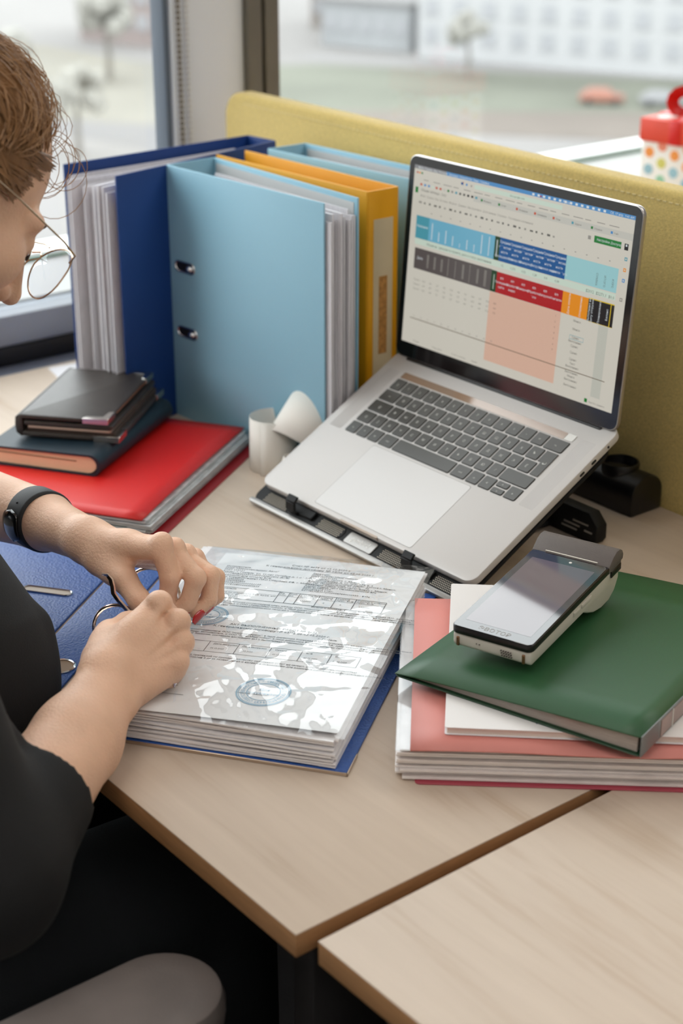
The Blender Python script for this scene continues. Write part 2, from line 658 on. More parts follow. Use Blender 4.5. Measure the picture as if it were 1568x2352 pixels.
# ------------------------------------------------------------------ outside, eight floors down
GZ = -26.0
structure(MB().box((-700, -400, GZ - 1), (-12, 700, GZ)).build('ground', mat('pale_asphalt', (123, 120, 118), 0.9, vary=(0.02, 0.12)), smooth=False))
def strip(name, pts, z, m, label, cat, kind=None):
    o = MB().prism(pts, GZ, GZ + z).build(name, m, smooth=False)
    if kind:
        o['kind'] = kind
    tag(o, label, cat)
    return o
GRASS = mat('grass', (101, 103, 92), 0.95, vary=(0.08, 0.15), bump=(3, 0.3))
ROAD = mat('road', (112, 110, 110), 0.9, vary=(0.1, 0.06))
PATH = mat('sand_path', (105, 97, 90), 0.9, vary=(0.15, 0.08))
strip('lawn', [(-152, 100), (-125.1, 90.9), (-100.6, 120.0), (-60, 152), (-66, 170), (-112.5, 135.0), (-145.7, 112)], 0.06, GRASS, 'green lawn strip below the white apartment block', 'lawn', 'stuff')
strip('lawn', [(-190, 60), (-150, 62), (-123, 80), (-140, 100), (-178, 96)], 0.05, mat('dry_grass', (119, 116, 108), 0.95, vary=(0.1, 0.1)), 'dry grey green lawn seen through the left window', 'lawn', 'stuff')
strip('footpath', [(-125.1, 90.9), (-118.8, 86.3), (-90.8, 109.0), (-50, 143), (-55, 150), (-100.6, 119.6)], 0.08, PATH, 'sandy footpath along the near side of the lawn', 'path')
strip('road', [(-240, 40), (-118, 72), (-84, 62), (-78, 66), (-116, 84), (-240, 54)], 0.04, ROAD, 'grey road running away behind the left window', 'road')
strip('road', [(-150, 112), (-110, 138), (-70, 172), (-73, 176), (-113, 143), (-153, 117)], 0.05, mat('road_far', (125, 123, 122), 0.9, vary=(0.1, 0.04)), 'pale road between lawn and white apartment block', 'road')

PANE = mat('hazed_window_pane', (154, 155, 158), 0.2, vary=(0.5, 0.1))  # pane colour kept close to the walls, painting in the haze
def block(name, label, x, y, rz, w, d, hgt, wall, roof, cols, floors, ww=1.5, wh=1.6, z0=2.0, dz=2.9):
    t = thing(name, label, 'building', (x, y, GZ), (0, 0, rz))
    MB().box((0, 0, 0), (w, d, hgt)).build('wall', wall, t, smooth=False)
    MB().box((-0.4, -0.4, hgt), (w + 0.4, d + 0.4, hgt + 0.5)).build('roof', roof, t, smooth=False)
    proto = None
    for fl in range(floors):
        for c in range(cols):
            cx = (c + 0.5) * w / cols
            if proto is None:
                proto = MB().box((-ww / 2, -0.12, 0), (ww / 2, 0.05, wh)).box((-ww / 2 - 0.15, -0.2, -0.12), (ww / 2 + 0.15, 0.05, 0)).build('window', PANE, t, smooth=False)
                proto.location = (cx, 0, z0 + fl * dz)
            else:
                linked(proto, t, (cx, 0, z0 + fl * dz))
    return t
WB = mat('white_block', (167, 167, 168), 0.8, vary=(0.2, 0.03))
GB = mat('beige_block', (140, 134, 129), 0.8, vary=(0.2, 0.05))
PB = mat('pink_block', (140, 128, 125), 0.8, vary=(0.2, 0.05))
SB = mat('hazed_slate_block', (150, 152, 154), 0.8, vary=(0.2, 0.05))  # slate lightened, distance haze put into the colour
RF = mat('hazed_flat_roof', (128, 127, 127), 0.9, vary=(0.3, 0.08))  # roof tone lifted as painted haze
block('apartment_building', 'long white apartment block seen above the laptop', -143, 124, 0.39, 70, 12, 30, WB, RF, 20, 6)
block('apartment_building', 'pale beige block standing behind the white one', -172, 131, 0.30, 16, 10, 9, GB, RF, 6, 2)
block('shop_building', 'low slate building left of the white apartment block', -158, 122, 0.35, 12, 8, 5, SB, RF, 5, 1)
block('apartment_building', 'pinkish block in the middle of the left window', -180, 102, 0.25, 14, 12, 16, PB, RF, 6, 4)
block('apartment_building', 'grey beige block at the far left window edge', -196, 62, 0.15, 26, 12, 14, GB, RF, 9, 3)
TRUNK = mat('bark', (116, 112, 106), 0.9, bump=(5, 0.5))
def tree(x, y, s, leaf, label):
    t = thing('tree', label, 'tree', (x, y, GZ), (0, 0, random.uniform(0, 6)), 'bare trees below the window')
    MB().tube([(0, 0, 0), (0.1 * s, 0, 1.5 * s), (0, 0.1 * s, 3.0 * s)], [0.22 * s, 0.16 * s, 0.08 * s], 7).build('trunk', TRUNK, t)
    mb = MB()
    for i in range(26):
        a, e = random.uniform(0, 6.28), random.uniform(-0.4, 1.4)
        r = s * random.uniform(0.7, 1.5)
        c = (r * math.cos(a) * math.cos(e), r * math.sin(a) * math.cos(e), 3.2 * s + r * math.sin(e))
        mb.ball(c, s * random.uniform(0.35, 0.6), nu=6, nv=4)
    mb.build('crown', leaf, t)
LEAF = mat('hazed_foliage', (142, 140, 134), 0.9, vary=(1.0, 0.15))  # leaf colour paled to stand for haze
tree(-150, 88, 2.0, LEAF, 'greyish round tree in the left window, tallest of its row')
tree(-136, 70, 1.6, LEAF, 'small greyish tree in the left window beside the road')
tree(-118, 66, 1.5, LEAF, 'low greyish tree at the bottom of the left window')
tree(-128, 118, 1.4, LEAF, 'small tree standing before the white apartment block')
CARM = mat('car_orange', (148, 94, 75), 0.35, coat=0.5)
for (x, y, rz, m, lab) in ((-108.6, 117.5, 0.8, CARM, 'orange car parked beside the lawn'), (-104.0, 120.9, 0.8, mat('car_grey', (128, 128, 130), 0.35, coat=0.5), 'pale grey car parked behind the orange one')):
    t = thing('car', lab, 'car', (x, y, GZ + 0.08), (0, 0, rz))
    bd = MB()
    pr = [(-2.1, 0.35), (2.1, 0.35), (2.1, 0.85), (1.2, 0.95), (0.6, 1.45), (-1.1, 1.45), (-1.9, 0.95), (-2.1, 0.9)]
    bd.add([(p[0], -0.85, p[1]) for p in pr] + [(p[0], 0.85, p[1]) for p in pr], [tuple(range(8)), tuple(reversed(range(8, 16)))] + [(i, 8 + i, 8 + (i + 1) % 8, (i + 1) % 8) for i in range(8)])
    bd.build('body', m, t, bevel=0.08)
    for wx in (-1.3, 1.3):
        for wy in (-0.8, 0.8):
            MB().lathe([(0.33, -0.1), (0.33, 0.1)], 12, Matrix.Translation((wx, wy, 0.33)) @ Matrix.Rotation(math.pi / 2, 4, 'X')).build('wheel', GASKET, t)

# ------------------------------------------------------------------ desks and divider
OAK = wood('oak_laminate', (202, 184, 166))
OAK_EDGE = mat('oak_edge', (166, 122, 82), 0.5, vary=(40, 0.15), stretch=(1, 1, 30))
DARK = mat('dark_panel', (30, 27, 27), 0.6, bump=(80, 0.08), vary=(20, 0.1))
TH = 0.020
def desk(name, label, pts, legs, panel=None):
    cx = sum(p[0] for p in pts) / len(pts)
    cy = sum(p[1] for p in pts) / len(pts)
    t = thing(name, label, 'desk', (cx, cy, FZ))
    L = [(p[0] - cx, p[1] - cy) for p in pts]
    MB().prism(L, -FZ - 0.0012, -FZ).build('tabletop', OAK, t, bevel=0.0006)
    MB().prism(L, -FZ - TH, -FZ - 0.0012).build('edge_band', OAK_EDGE, t, bevel=0.0006)
    for (a, b, c, d) in legs:
        MB().box((a - cx, b - cy, 0), (c - cx, d - cy, -FZ - TH)).build('side_panel', DARK, t, bevel=0.002)
    if panel:
        a, b, c, d, z = panel
        MB().box((a - cx, b - cy, z), (c - cx, d - cy, -FZ - TH)).build('modesty_panel', DARK, t, bevel=0.002)
    return t
desk('office_desk', 'light oak office desk carrying the laptop and the standing binders',
     [(-1.205, 0), (0, 0), (0, 0.766), (-1.205, 0.766)], [(-0.045, 0.03, -0.02, 0.74), (-1.19, 0.03, -1.165, 0.74)], (-1.16, 0.66, -0.05, 0.68, 0.30))
desk('office_desk', 'light oak office desk in the near right corner, standing across a narrow gap',
     [(0.015, 0.008), (0.95, 0.012), (0.95, 0.766), (0.005, 0.766)], [(0.05, 0.04, 0.075, 0.74), (0.90, 0.04, 0.925, 0.74)], (0.08, 0.66, 0.9, 0.68, 0.30))
desk('office_desk', 'light oak office desk behind the yellow divider, carrying the gift box',
     [(-1.205, 0.802), (0, 0.802), (0, 1.56), (-1.205, 1.56)], [(-0.045, 0.83, -0.02, 1.53), (-1.19, 0.83, -1.165, 1.53)])
# fabric divider
FAB = mat('mustard_fabric', (204, 178, 106), 0.95, bump=(900, 0.5), vary=(420, 0.14), sheen=0.2)
t = thing('desk_divider', 'mustard yellow fabric divider panel behind the laptop and binders', 'divider', (-0.4, 0.784, -0.20))
n0 = -1.186 + 0.4
outl = []
for i in range(9):
    a = math.radians(180 - 90 * i / 8)
    outl.append((n0 + 0.035 + 0.035 * math.cos(a), 0.549 - 0.035 + 0.035 * math.sin(a)))
outl = [(n0, 0.0)] + outl + [(0.78 - 0.035, 0.549)] + [(0.78 - 0.035 + 0.035 * math.cos(math.radians(90 - 90 * i / 8)), 0.549 - 0.035 + 0.035 * math.sin(math.radians(90 - 90 * i / 8))) for i in range(1, 9)] + [(0.78, 0)]
outl = list(reversed(outl))
R90 = Matrix.Rotation(math.pi / 2, 4, 'X')
MB().prism(outl, -0.016, 0.016, R90).build('panel', FAB, t, bevel=0.007, seg=3, angle=50)
st = MB()
x = n0 + 0.05
while x < 0.74:
    st.box((x, -0.0168, 0.5355), (x + 0.005, -0.0156, 0.5367))
    x += 0.0085
st.build('stitching', mat('thread', (222, 204, 150), 0.8), t, smooth=False, stuff=True)
for cx in (-0.55, 0.30):
    MB().box((cx, -0.0175, 0.10), (cx + 0.05, 0.0175, 0.175)).build('clamp', DARK, t, bevel=0.002)

# ------------------------------------------------------------------ standing lever arch files
STEEL = mat('chrome', (214, 214, 216), 0.16, metal=1.0)
PAPER = mat('paper', (232, 230, 232), 0.75, vary=(3, 0.02))
PAPER2 = mat('sleeve_paper', (214, 212, 216), 0.35, vary=(160, 0.10), stretch=(6, 6, 0.4))
LBLUE = mat('light_blue_board', (140, 186, 206), 0.5, bump=(700, 0.08), vary=(4, 0.02))
NAVY = mat('navy_board', (12, 56, 122), 0.5, bump=(700, 0.1), vary=(4, 0.03))
YELL = mat('yellow_board', (226, 160, 14), 0.5, bump=(700, 0.1), vary=(4, 0.03))
GREYB = mat('grey_board', (196, 198, 198), 0.7, bump=(700, 0.05))
HB = 0.318
def wallboard(mb, a, b, th, z0, z1):
    d = Vector((b[0] - a[0], b[1] - a[1], 0))
    n = Vector((-d.y, d.x, 0)).normalized() * (th / 2)
    a = Vector((a[0], a[1], 0))
    b = Vector((b[0], b[1], 0))
    mb.prism([(a - n)[:2], (b - n)[:2], (b + n)[:2], (a + n)[:2]], z0, z1)
def arch_file(label, board, P0, P1, Q0, Q1, sheets=0, slots=True, label_on_spine=False, inner=None, fan=1.0, tab=False):
    """P0-P1 near cover, Q0-Q1 far cover (plan points, spine end first)."""
    o = Vector(((P0[0] + Q0[0]) / 2, (P0[1] + Q0[1]) / 2, 0))
    P0, P1, Q0, Q1 = [Vector((p[0], p[1], 0)) - o for p in (P0, P1, Q0, Q1)]
    t = thing('lever_arch_file', label, 'binder', o)
    T = 0.0024
    for nm, a, b in (('front_cover', P0, P1), ('back_cover', Q0, Q1), ('spine', P0, Q0)):
        mb = MB()
        wallboard(mb, a, b, T, 0, HB)
        mb.build(nm, board, t, bevel=0.0007)
        if inner and nm != 'spine':
            c = (P0 + P1 + Q0 + Q1) / 4
            d = (b - a).normalized()
            n = Vector((-d.y, d.x, 0))
            if n.dot(c - a) < 0:
                n = -n
            off = n * (T / 2 + 0.0004)
            mb = MB()
            wallboard(mb, a + d * 0.006 + off, b - d * 0.006 + off, 0.0006, 0.006, HB - 0.006)
            mb.build('lining', inner, t, smooth=False)
    # lever mechanism near the spine on the far cover
    dq = (Q1 - Q0).normalized()
    nq = Vector((-dq.y, dq.x, 0))
    if nq.dot((P0 + P1) / 2 - Q0) < 0:
        nq = -nq
    mech = MB()
    c0 = Q0 + dq * 0.035 + nq * 0.003
    wallboard(mech, c0 - dq * 0.012, c0 + dq * 0.012, 0.0025, 0.085, 0.235)
    mech.build('mechanism_plate', STEEL, t, bevel=0.0005)
    gap = (P0 - Q0).length
    for zc in (0.119, 0.199):
        ring = MB()
        pts = []
        for i in range(13):
            a = math.pi * i / 12
            pts.append(c0 + dq * (0.022 * (1 - math.cos(a)) - 0.012) + nq * (math.sin(a) * (gap * 0.8)) + Vector((0, 0, zc)))
        ring.tube(pts, 0.0016, 7)
        ring.build('ring', STEEL, t)
    if sheets:
        mb = MB()
        span = 0.262
        for i in range(sheets):
            f = (i + 0.5) / sheets
            rows = []
            hh = 0.297 + random.uniform(-0.004, 0.006)
            ln = span + random.uniform(-0.012, 0.004)
            base_a = Q0 + (P0 - Q0) * (0.12 + 0.76 * f)
            base_b = Q1 + (P1 - Q1) * (0.06 + 0.88 * f)
            bow = random.uniform(-0.003, 0.003)
            prof = []
            for j in range(9):
                s = j / 8.0
                p = base_a + (base_b - base_a) * (0.10 + s * ln / 0.285)
                p = p + nq * (bow * math.sin(math.pi * s) + random.uniform(-0.0006, 0.0006))
                prof.append(p)
            th = nq * 0.0010
            top = hh + 0.003
            a = [p - th for p in prof] + [p + th for p in reversed(prof)]
            n = len(a)
            m2 = len(prof)
            v = [(p.x, p.y, 0.003) for p in a] + [(p.x, p.y, top) for p in a]
            fc = [(q, q + 1, n + q + 1, n + q) for q in range(n - 1)] + [(n - 1, 0, n, 2 * n - 1)]
            for q in range(m2 - 1):
                fc.append((n + q, n + q + 1, n + n - 2 - q, n + n - 1 - q))
            mb.add(v, fc)
        mb.build('document_sleeves', PAPER2, t, stuff=True)
        if tab:
            mb = MB()
            a = Q0 + (P0 - Q0) * 0.75
            b = Q1 + (P1 - Q1) * 0.86
            wallboard(mb, a + (b - a) * 0.45, a + (b - a) * 0.96, 0.0014, 0.05, 0.304)
            mb.build('divider_sheet', mat('pink_sheet', (232, 150, 146), 0.6), t, smooth=False)
    dp = (P1 - P0).normalized()
    npn = Vector((-dp.y, dp.x, 0))
    if npn.dot((Q0 + Q1) / 2 - P0) > 0:
        npn = -npn
    if slots:
        rot = Matrix((dp, Vector((0, 0, 1)), npn)).transposed().to_4x4()
        for zc in (0.115, 0.198):
            Mx = Matrix.Translation(P0 + dp * 0.030 + npn * (T / 2) + Vector((0, 0, zc))) @ rot
            s = MB()
            outer = [Mx @ Vector((p[0], p[1], 0.0006)) for p in capsule(-0.012, 0.012, 0, 0.0062)]
            s.tube(outer, 0.0011, 6, closed=True)
            rim = s.build('slot_rim', STEEL, t)
            MB().prism(capsule(-0.012, 0.012, 0, 0.0058), 0.0, 0.0007, Mx).build('slot_recess', mat('slot_dark', (46, 44, 44), 0.35, metal=0.6), rim, smooth=False)
            MB().ball((0.011, 0.0, 0.0025), (0.006, 0.0045, 0.0035), Mx).build('ring_end', STEEL, rim)
    # finger hole and label on the spine
    ds = (Q0 - P0).normalized()
    ns = Vector((-ds.y, ds.x, 0))
    if ns.dot((P1 + Q1) / 2 - P0) > 0:
        ns = -ns
    mid = (P0 + Q0) / 2 + ns * (T / 2)
    rot = Matrix((ds, Vector((0, 0, 1)), ns)).transposed().to_4x4()
    Mx = Matrix.Translation(mid + Vector((0, 0, 0.045))) @ rot
    MB().lathe([(0.0115, 0.0), (0.0115, 0.0006)], 22, Mx).build('finger_hole', mat('hole_dark', (14, 12, 12), 0.6), t)
    rg = MB()
    rg.tube([Mx @ Vector((0.0122 * math.cos(a * math.pi / 12), 0.0122 * math.sin(a * math.pi / 12), 0.0006)) for a in range(24)], 0.0009, 6, closed=True)
    rg.build('hole_rim', GASKET if label_on_spine else STEEL, t)
    if label_on_spine:
        g = (Q0 - P0).length
        Mx = Matrix.Translation(mid + Vector((0, 0, 0.0))) @ rot
        lb = MB().prism([(-g * 0.32, 0.098), (g * 0.32, 0.098), (g * 0.32, 0.285), (-g * 0.32, 0.285)], 0.0, 0.0006, Mx).build('spine_label', mat('label_card', (206, 190, 158), 0.6, vary=(30, 0.03)), t, smooth=False)
        MB().prism([(-g * 0.14, 0.125), (g * 0.14, 0.125), (g * 0.14, 0.218), (-g * 0.14, 0.218)], 0.0006, 0.0009, Mx).build('label_print', mat('label_brown', (176, 126, 66), 0.7, vary=(260, 0.3)), lb, smooth=False)
    return t

arch_file('light blue lever arch file full of sleeves, foremost of the standing row', LBLUE, (-0.932, 0.510), (-0.653, 0.533), (-0.934, 0.580), (-0.650, 0.578), 13, True, inner=GREYB, tab=True)
arch_file('empty yellow lever arch file standing with its labelled spine outward', YELL, (-0.668, 0.606), (-0.946, 0.592), (-0.668, 0.650), (-0.946, 0.635), 0, False, True)
arch_file('light blue lever arch file at the back, between yellow file and divider', LBLUE, (-0.937, 0.664), (-0.652, 0.690), (-0.937, 0.722), (-0.650, 0.742), 11, False, inner=GREYB)
arch_file('navy blue lever arch file splayed open, standing nearest the window', NAVY, (-0.974, 0.702), (-0.915, 0.428), (-1.026, 0.695), (-1.012, 0.414), 12, False)

# ------------------------------------------------------------------ laptop on its stand
ALU = mat('silver_aluminium', (200, 196, 193), 0.55, metal=0.2, spec=0.4, bump=(2500, 0.03), vary=(6, 0.015))
ALU_EDGE = mat('aluminium_edge', (176, 172, 170), 0.3, metal=0.85)
BLACKG = mat('black_glass', (14, 11, 12), 0.12, spec=0.5, coat=0.2, vary=(20, 0.2))
KEYM = mat('key_plastic', (66, 64, 60), 0.36, bump=(900, 0.05), spec=0.6)
KEYGAP = mat('key_gap', (22, 26, 26), 0.7)
LEGEND = mat('key_legend', (206, 204, 198), 0.6)
LS = 0.9676
LW, LD = 0.3493 * LS, 0.2407 * LS
lap = thing('laptop', 'open silver laptop showing a spreadsheet, raised on a stand', 'laptop', (-0.6327, 0.4256, 0.0260), (math.radians(28.22), 0, math.radians(1.19)))
# deck: top surface is local z = 0
BT = 0.0085
MB().prism(rrect(0, 0, LW, LD, 0.012, 7), -BT, 0).build('base', ALU, lap, bevel=0.0012, seg=2, angle=60)
MB().prism(rrect(0.006, 0.006, LW - 0.006, LD - 0.006, 0.01), -BT - 0.002, -BT).build('underside', DARK, lap, bevel=0.0008)
u = 0.01905 * LS
kw = 14.5 * u
kx0 = (LW - kw) / 2
ky0 = 0.1065 * LS
def key(x, y, w, h, parent, proto={}):
    k = (round(w, 5), round(h, 5))
    g = 0.0013
    if k not in proto:
        o = MB().prism(rrect(g, g, w - g, h - g, 0.0016, 3), 0.0, 0.0010).build('key', KEYM, parent, bevel=0.0003, seg=1, angle=60)
        proto[k] = o
        o.location = (x, y, 0.0001)
        gp = MB().prism(rrect(g - 0.0005, g - 0.0005, w - g + 0.0005, h - g + 0.0005, 0.002, 3), -0.0001, 0.0).build('key_gap', KEYGAP, o, smooth=False)
        o['gap'] = 1
        return o
    o = linked(proto[k], parent, (x, y, 0.0001))
    for ch in proto[k].children:
        linked(ch, o)
    return o
kp = {}
leg = MB()
def fn0(px, py):
    return (px, py, 0.00125)
rowsK = [
    [(1, c) for c in ('§', '1', '2', '3', '4', '5', '6', '7', '8', '9', '0', '-', '=')] + [(1.5, '<x')],
    [(1.5, '→|')] + [(1, c) for c in 'ЙЦУКЕНГШЩЗХЪ'],
    [(1.75, '⇪')] + [(1, c) for c in 'ФЫВАПРОЛДЖЭЁ'],
    [(1.25, '⇧')] + [(1, c) for c in ']ЯЧСМИТЬБЮ/'] + [(2.25, '')],
    [(1, 'fn'), (1, '^'), (1, 'alt'), (1.25, 'cmd'), (5, ''), (1.25, 'cmd'), (1, 'alt'), (1, '<')],
]
for r, row in enumerate(rowsK):
    y = ky0 + (4 - r) * u
    x = kx0
    for (w, s) in row:
        key(x, y, w * u, u, lap, kp)
        if s:
            put_text(leg, s, 0.0046 if len(s) == 1 else 0.0030, x + w * u / 2, y + u * 0.38, fn0, 'CENTER')
        x += w * u
# half height arrow keys and the last arrow
ax = kx0 + 12.5 * u
key(ax, ky0, u, u / 2, lap, kp)
key(ax, ky0 + u / 2, u, u / 2, lap, kp)
key(ax + u, ky0, u, u, lap, kp)
for (dx, dy, s) in ((0.5, 0.15, 'v'), (0.5, 0.64, '^'), (1.5, 0.36, '>')):
    put_text(leg, s, 0.0040, ax + dx * u, ky0 + dy * u, fn0, 'CENTER')
# the big L shaped return key
g = 0.0013
rx, ry = kx0 + 13.5 * u, ky0 + 2 * u
xr = kx0 + 14.5 * u
Lk = [(rx + 0.25 * u + g, ry + g), (xr - g, ry + g), (xr - g, ry + 2 * u - g), (rx + g, ry + 2 * u - g), (rx + g, ry + u + g), (rx + 0.25 * u + g, ry + u + g)]
rk = MB().prism(Lk, 0.0001, 0.0011).build('return_key', KEYM, lap, bevel=0.0003, seg=1)
put_text(leg, '↵', 0.006, rx + 0.6 * u, ry + 0.9 * u, fn0, 'CENTER')
leg.build('key_legends', LEGEND, lap, smooth=False, label='pale printed key legends')
# touch bar
tby = ky0 + 5 * u + 0.001
MB().prism(rrect(kx0 + g, tby, xr - 0.0135, tby + 0.0092, 0.001, 2), -0.0001, 0.0003).build('touch_bar', mat('touch_bar', (150, 128, 112), 0.10, coat=0.7, metal=0.15), lap, smooth=False)
MB().prism(rrect(xr - 0.0128, tby, xr - g, tby + 0.0092, 0.001, 2), -0.0001, 0.0006).build('power_key', mat('power_key', (182, 178, 172), 0.2, metal=0.4), lap, smooth=False)
# track pad: thin dark line round a flush plate
tw, tdp = 0.160 * LS, 0.0985 * LS
tx = LW / 2 - tw / 2 - 0.002
tp = MB().prism(rrect(tx, 0.0055, tx + tw, 0.0055 + tdp, 0.003, 4), -0.0001, 0.00008).build('track_pad_gap', mat('pad_line', (120, 116, 112), 0.6), lap, smooth=False)
MB().prism(rrect(tx + 0.0004, 0.0059, tx + tw - 0.0004, 0.0055 + tdp - 0.0004, 0.003, 4), 0.0, 0.00016).build('track_pad', mat('track_pad', (206, 203, 201), 0.5, metal=0.2, spec=0.4), lap, smooth=False)
# finger scoop at the front edge
MB().prism(rrect(LW / 2 - 0.030, -0.0008, LW / 2 + 0.030, 0.0016, 0.0008, 2), -0.004, 0.0001).build('opening_notch', mat('notch', (150, 134, 120), 0.4, metal=0.4), lap, smooth=False)
# ports on the right side
for yy, w in ((LD * 0.72, 0.0045), (LD * 0.80, 0.0045), (LD * 0.90, 0.0018)):
    Mx = Matrix.Translation((LW, yy, -BT * 0.55)) @ Matrix.Rotation(math.pi / 2, 4, 'Y')
    MB().prism(capsule(-0.0001, 0.0001, 0, 0.0014) if w < 0.002 else [(p[1], p[0]) for p in reversed(capsule(-w / 2, w / 2, 0, 0.0014))], -0.0002, 0.0003, Mx).build('port', GASKET, lap, smooth=False)
# speaker grilles, a fine field of dots beside the keys
GR = mat('speaker_grille', (194, 190, 187), 0.6, metal=0.2, bump=(3000, 0.4))
for gx0, gx1 in ((0.010, kx0 - 0.006), (xr + 0.006, LW - 0.010)):
    MB().prism(rrect(gx0, ky0, gx1, tby + 0.008, 0.0012, 2), -0.0001, 0.00006).build('speaker_grille', GR, lap, smooth=False)
# hinge and lid
HY = LD - 0.0085
MB().prism(rrect(0.020, HY - 0.002, LW - 0.020, HY + 0.006, 0.002, 3), -0.006, 0.0016).build('hinge', mat('hinge_black', (22, 19, 20), 0.4, vary=(30, 0.2)), lap, bevel=0.0008)
lidm = Matrix.Translation((0, HY, 0.0005)) @ Matrix.Rotation(math.radians(57.19), 4, 'X')
LH = 0.237 * LS
# in the lid frame: x along the hinge, y up the lid, +z faces away from... the screen looks to +z
MB().prism(rrect(0, 0.001, LW, LH, 0.011, 7), -0.0052, 0.0, lidm).build('lid', ALU_EDGE, lap, bevel=0.0010, angle=60)
MB().prism(rrect(0.0012, 0.0020, LW - 0.0012, LH - 0.0012, 0.010, 7), 0.0, 0.0003, lidm).build('bezel', BLACKG, lap, smooth=False)
SW, SH = 0.3317 * LS * 0.995, 0.2073 * LS * 0.995
sx0 = (LW - SW) / 2
sy1 = LH - 0.0105
EMITS = {}
def scr(name, rgb):
    return mat('screen_' + name, rgb, 0.25, emit=0.80, spec=0.25, base=(8, 8, 8))
SCOL = dict(white=(214, 209, 196), bar=(74, 142, 200), barl=(140, 140, 142), lblue=(112, 178, 204), teal=(80, 156, 172), blue=(4, 84, 148), cyan=(156, 206, 210), mint=(206, 222, 206), dgreen=(16, 60, 24),
            grey=(92, 84, 82), red=(176, 8, 18), orange=(236, 144, 8), black=(24, 18, 20), pink=(222, 182, 160), yellow=(222, 190, 30), green=(12, 122, 44), text=(96, 94, 88), line=(112, 98, 80), ltext=(224, 230, 232), tab=(200, 198, 188), shade=(196, 196, 184), rust=(198, 84, 56), mid=(150, 146, 138))
names = list(SCOL)
smats = [scr(n, SCOL[n]) for n in names]
scm = MB()
def sf(z):
    return lambda uu, vv: (lidm @ Vector((sx0 + uu * SW, sy1 - vv * SH, 0.0003 + z)))[:]
def cell(c, u0, v0, u1, v1, z=0.00012):
    scm.cur = names.index(c)
    q = sf(z)
    scm.add([q(u0, v0), q(u0, v1), q(u1, v1), q(u1, v0)], [(0, 1, 2, 3)])
def stext(c, s, u, v, size, align='LEFT', rot=0.0):
    """size in screen heights"""
    scm.cur = names.index(c)
    k = size * SH
    vv, ff = text_verts(s, k, align)
    cs, sn = math.cos(rot), math.sin(rot)
    q = lambda p: (lidm @ Vector((sx0 + u * SW + p[0] * cs - p[1] * sn, sy1 - v * SH + p[0] * sn + p[1] * cs, 0.0003 + 0.00024)))[:]
    scm.add([q(p) for p in vv], ff)
cell('white', 0, 0, 1, 1, 0.00004)
cell('bar', 0, 0, 1, 0.020)
cell('barl', 0, 0, 0.16, 0.020, 0.00016)
stext('ltext', 'Файл  Правка  Вид  История  Закладки  Разработка  Окно  Справка', 0.02, 0.0165, 0.017)
stext('ltext', 'Русская', 0.70, 0.0165, 0.016)
stext('ltext', 'Сб, 17 апр.  9:41 AM', 0.995, 0.0165, 0.017, 'RIGHT')
for i in range(14):
    cell('ltext', 0.565 + i * 0.0235, 0.005, 0.575 + i * 0.0235, 0.0165, 0.0002)
cell('red', 0.600, 0.009, 0.607, 0.016, 0.0003)
for i, c in enumerate(('rust', 'orange', 'green')):
    cell(c, 0.012 + i * 0.012, 0.034, 0.020 + i * 0.012, 0.044)
cell('blue', 0.235, 0.036, 0.246, 0.050)
cell('rust', 0.243, 0.034, 0.248, 0.039, 0.0002)
cell('bar', 0.258, 0.038, 0.266, 0.050)
cell('mid', 0.282, 0.040, 0.288, 0.050)
cell('mint', 0.30, 0.033, 0.70, 0.056)
stext('text', 'docs.google.com', 0.50, 0.050, 0.016, 'CENTER')
for i in range(18):
    cell('mid', 0.05 + i * 0.05, 0.071, 0.075 + i * 0.05 + 0.008 * (i % 3), 0.075)
cell('tab', 0.30, 0.088, 1.0, 0.122, 0.00008)
for i, (c, s) in enumerate((('green', 'Финансы'), ('green', 'Отчёт'), ('rust', 'Входящие'), ('rust', 'Календарь'), ('rust', 'План'), ('teal', 'Задачи'), ('green', 'Справка'), ('bar', 'Учёт'))):
    cell(c, 0.335 + i * 0.082, 0.099, 0.344 + i * 0.082, 0.112)
    stext('text', s, 0.349 + i * 0.082, 0.111, 0.013)
for i, c in enumerate(('rust', 'bar', 'bar', 'mint', 'rust', 'rust', 'tab', 'green', 'mid', 'teal', 'text', 'text', 'black', 'black', 'teal')):
    cell(c, 0.035 + i * 0.0195, 0.094, 0.045 + i * 0.0195, 0.106, 0.0002)
cell('green', 0.012, 0.118, 0.026, 0.150)
stext('text', 'Общая таблица - 2021', 0.04, 0.135, 0.020)
stext('mid', 'Файл  Правка  Вид  Вставка  Формат  Данные  Инструменты  Дополнения  Справка   Последнее изменение', 0.04, 0.166, 0.0165)
for i in range(26):
    cell('text' if i % 5 else 'mid', 0.035 + i * 0.0255, 0.192 + 0.002 * (i % 2), 0.043 + i * 0.0255 + 0.006 * (i % 3 == 0), 0.203)
cell('green', 0.846, 0.140, 0.957, 0.174)
stext('ltext', 'Настройки Доступа', 0.907, 0.162, 0.0165, 'CENTER')
cell('black', 0.970, 0.142, 0.986, 0.174)
cell('ltext', 0.975, 0.146, 0.981, 0.156, 0.0002)
cell('mid', 0.820, 0.147, 0.832, 0.166)
for v, c in ((0.217, 'teal'), (0.271, 'orange'), (0.324, 'bar'), (0.42, 'mid')):
    cell(c, 0.9765, v - 0.009, 0.9875, v + 0.009)
    cell('white', 0.9795, v - 0.004, 0.9845, v + 0.004, 0.0002)
for i in range(18):
    cell('mid', 0.10 + i * 0.048, 0.243, 0.106 + i * 0.048, 0.248)
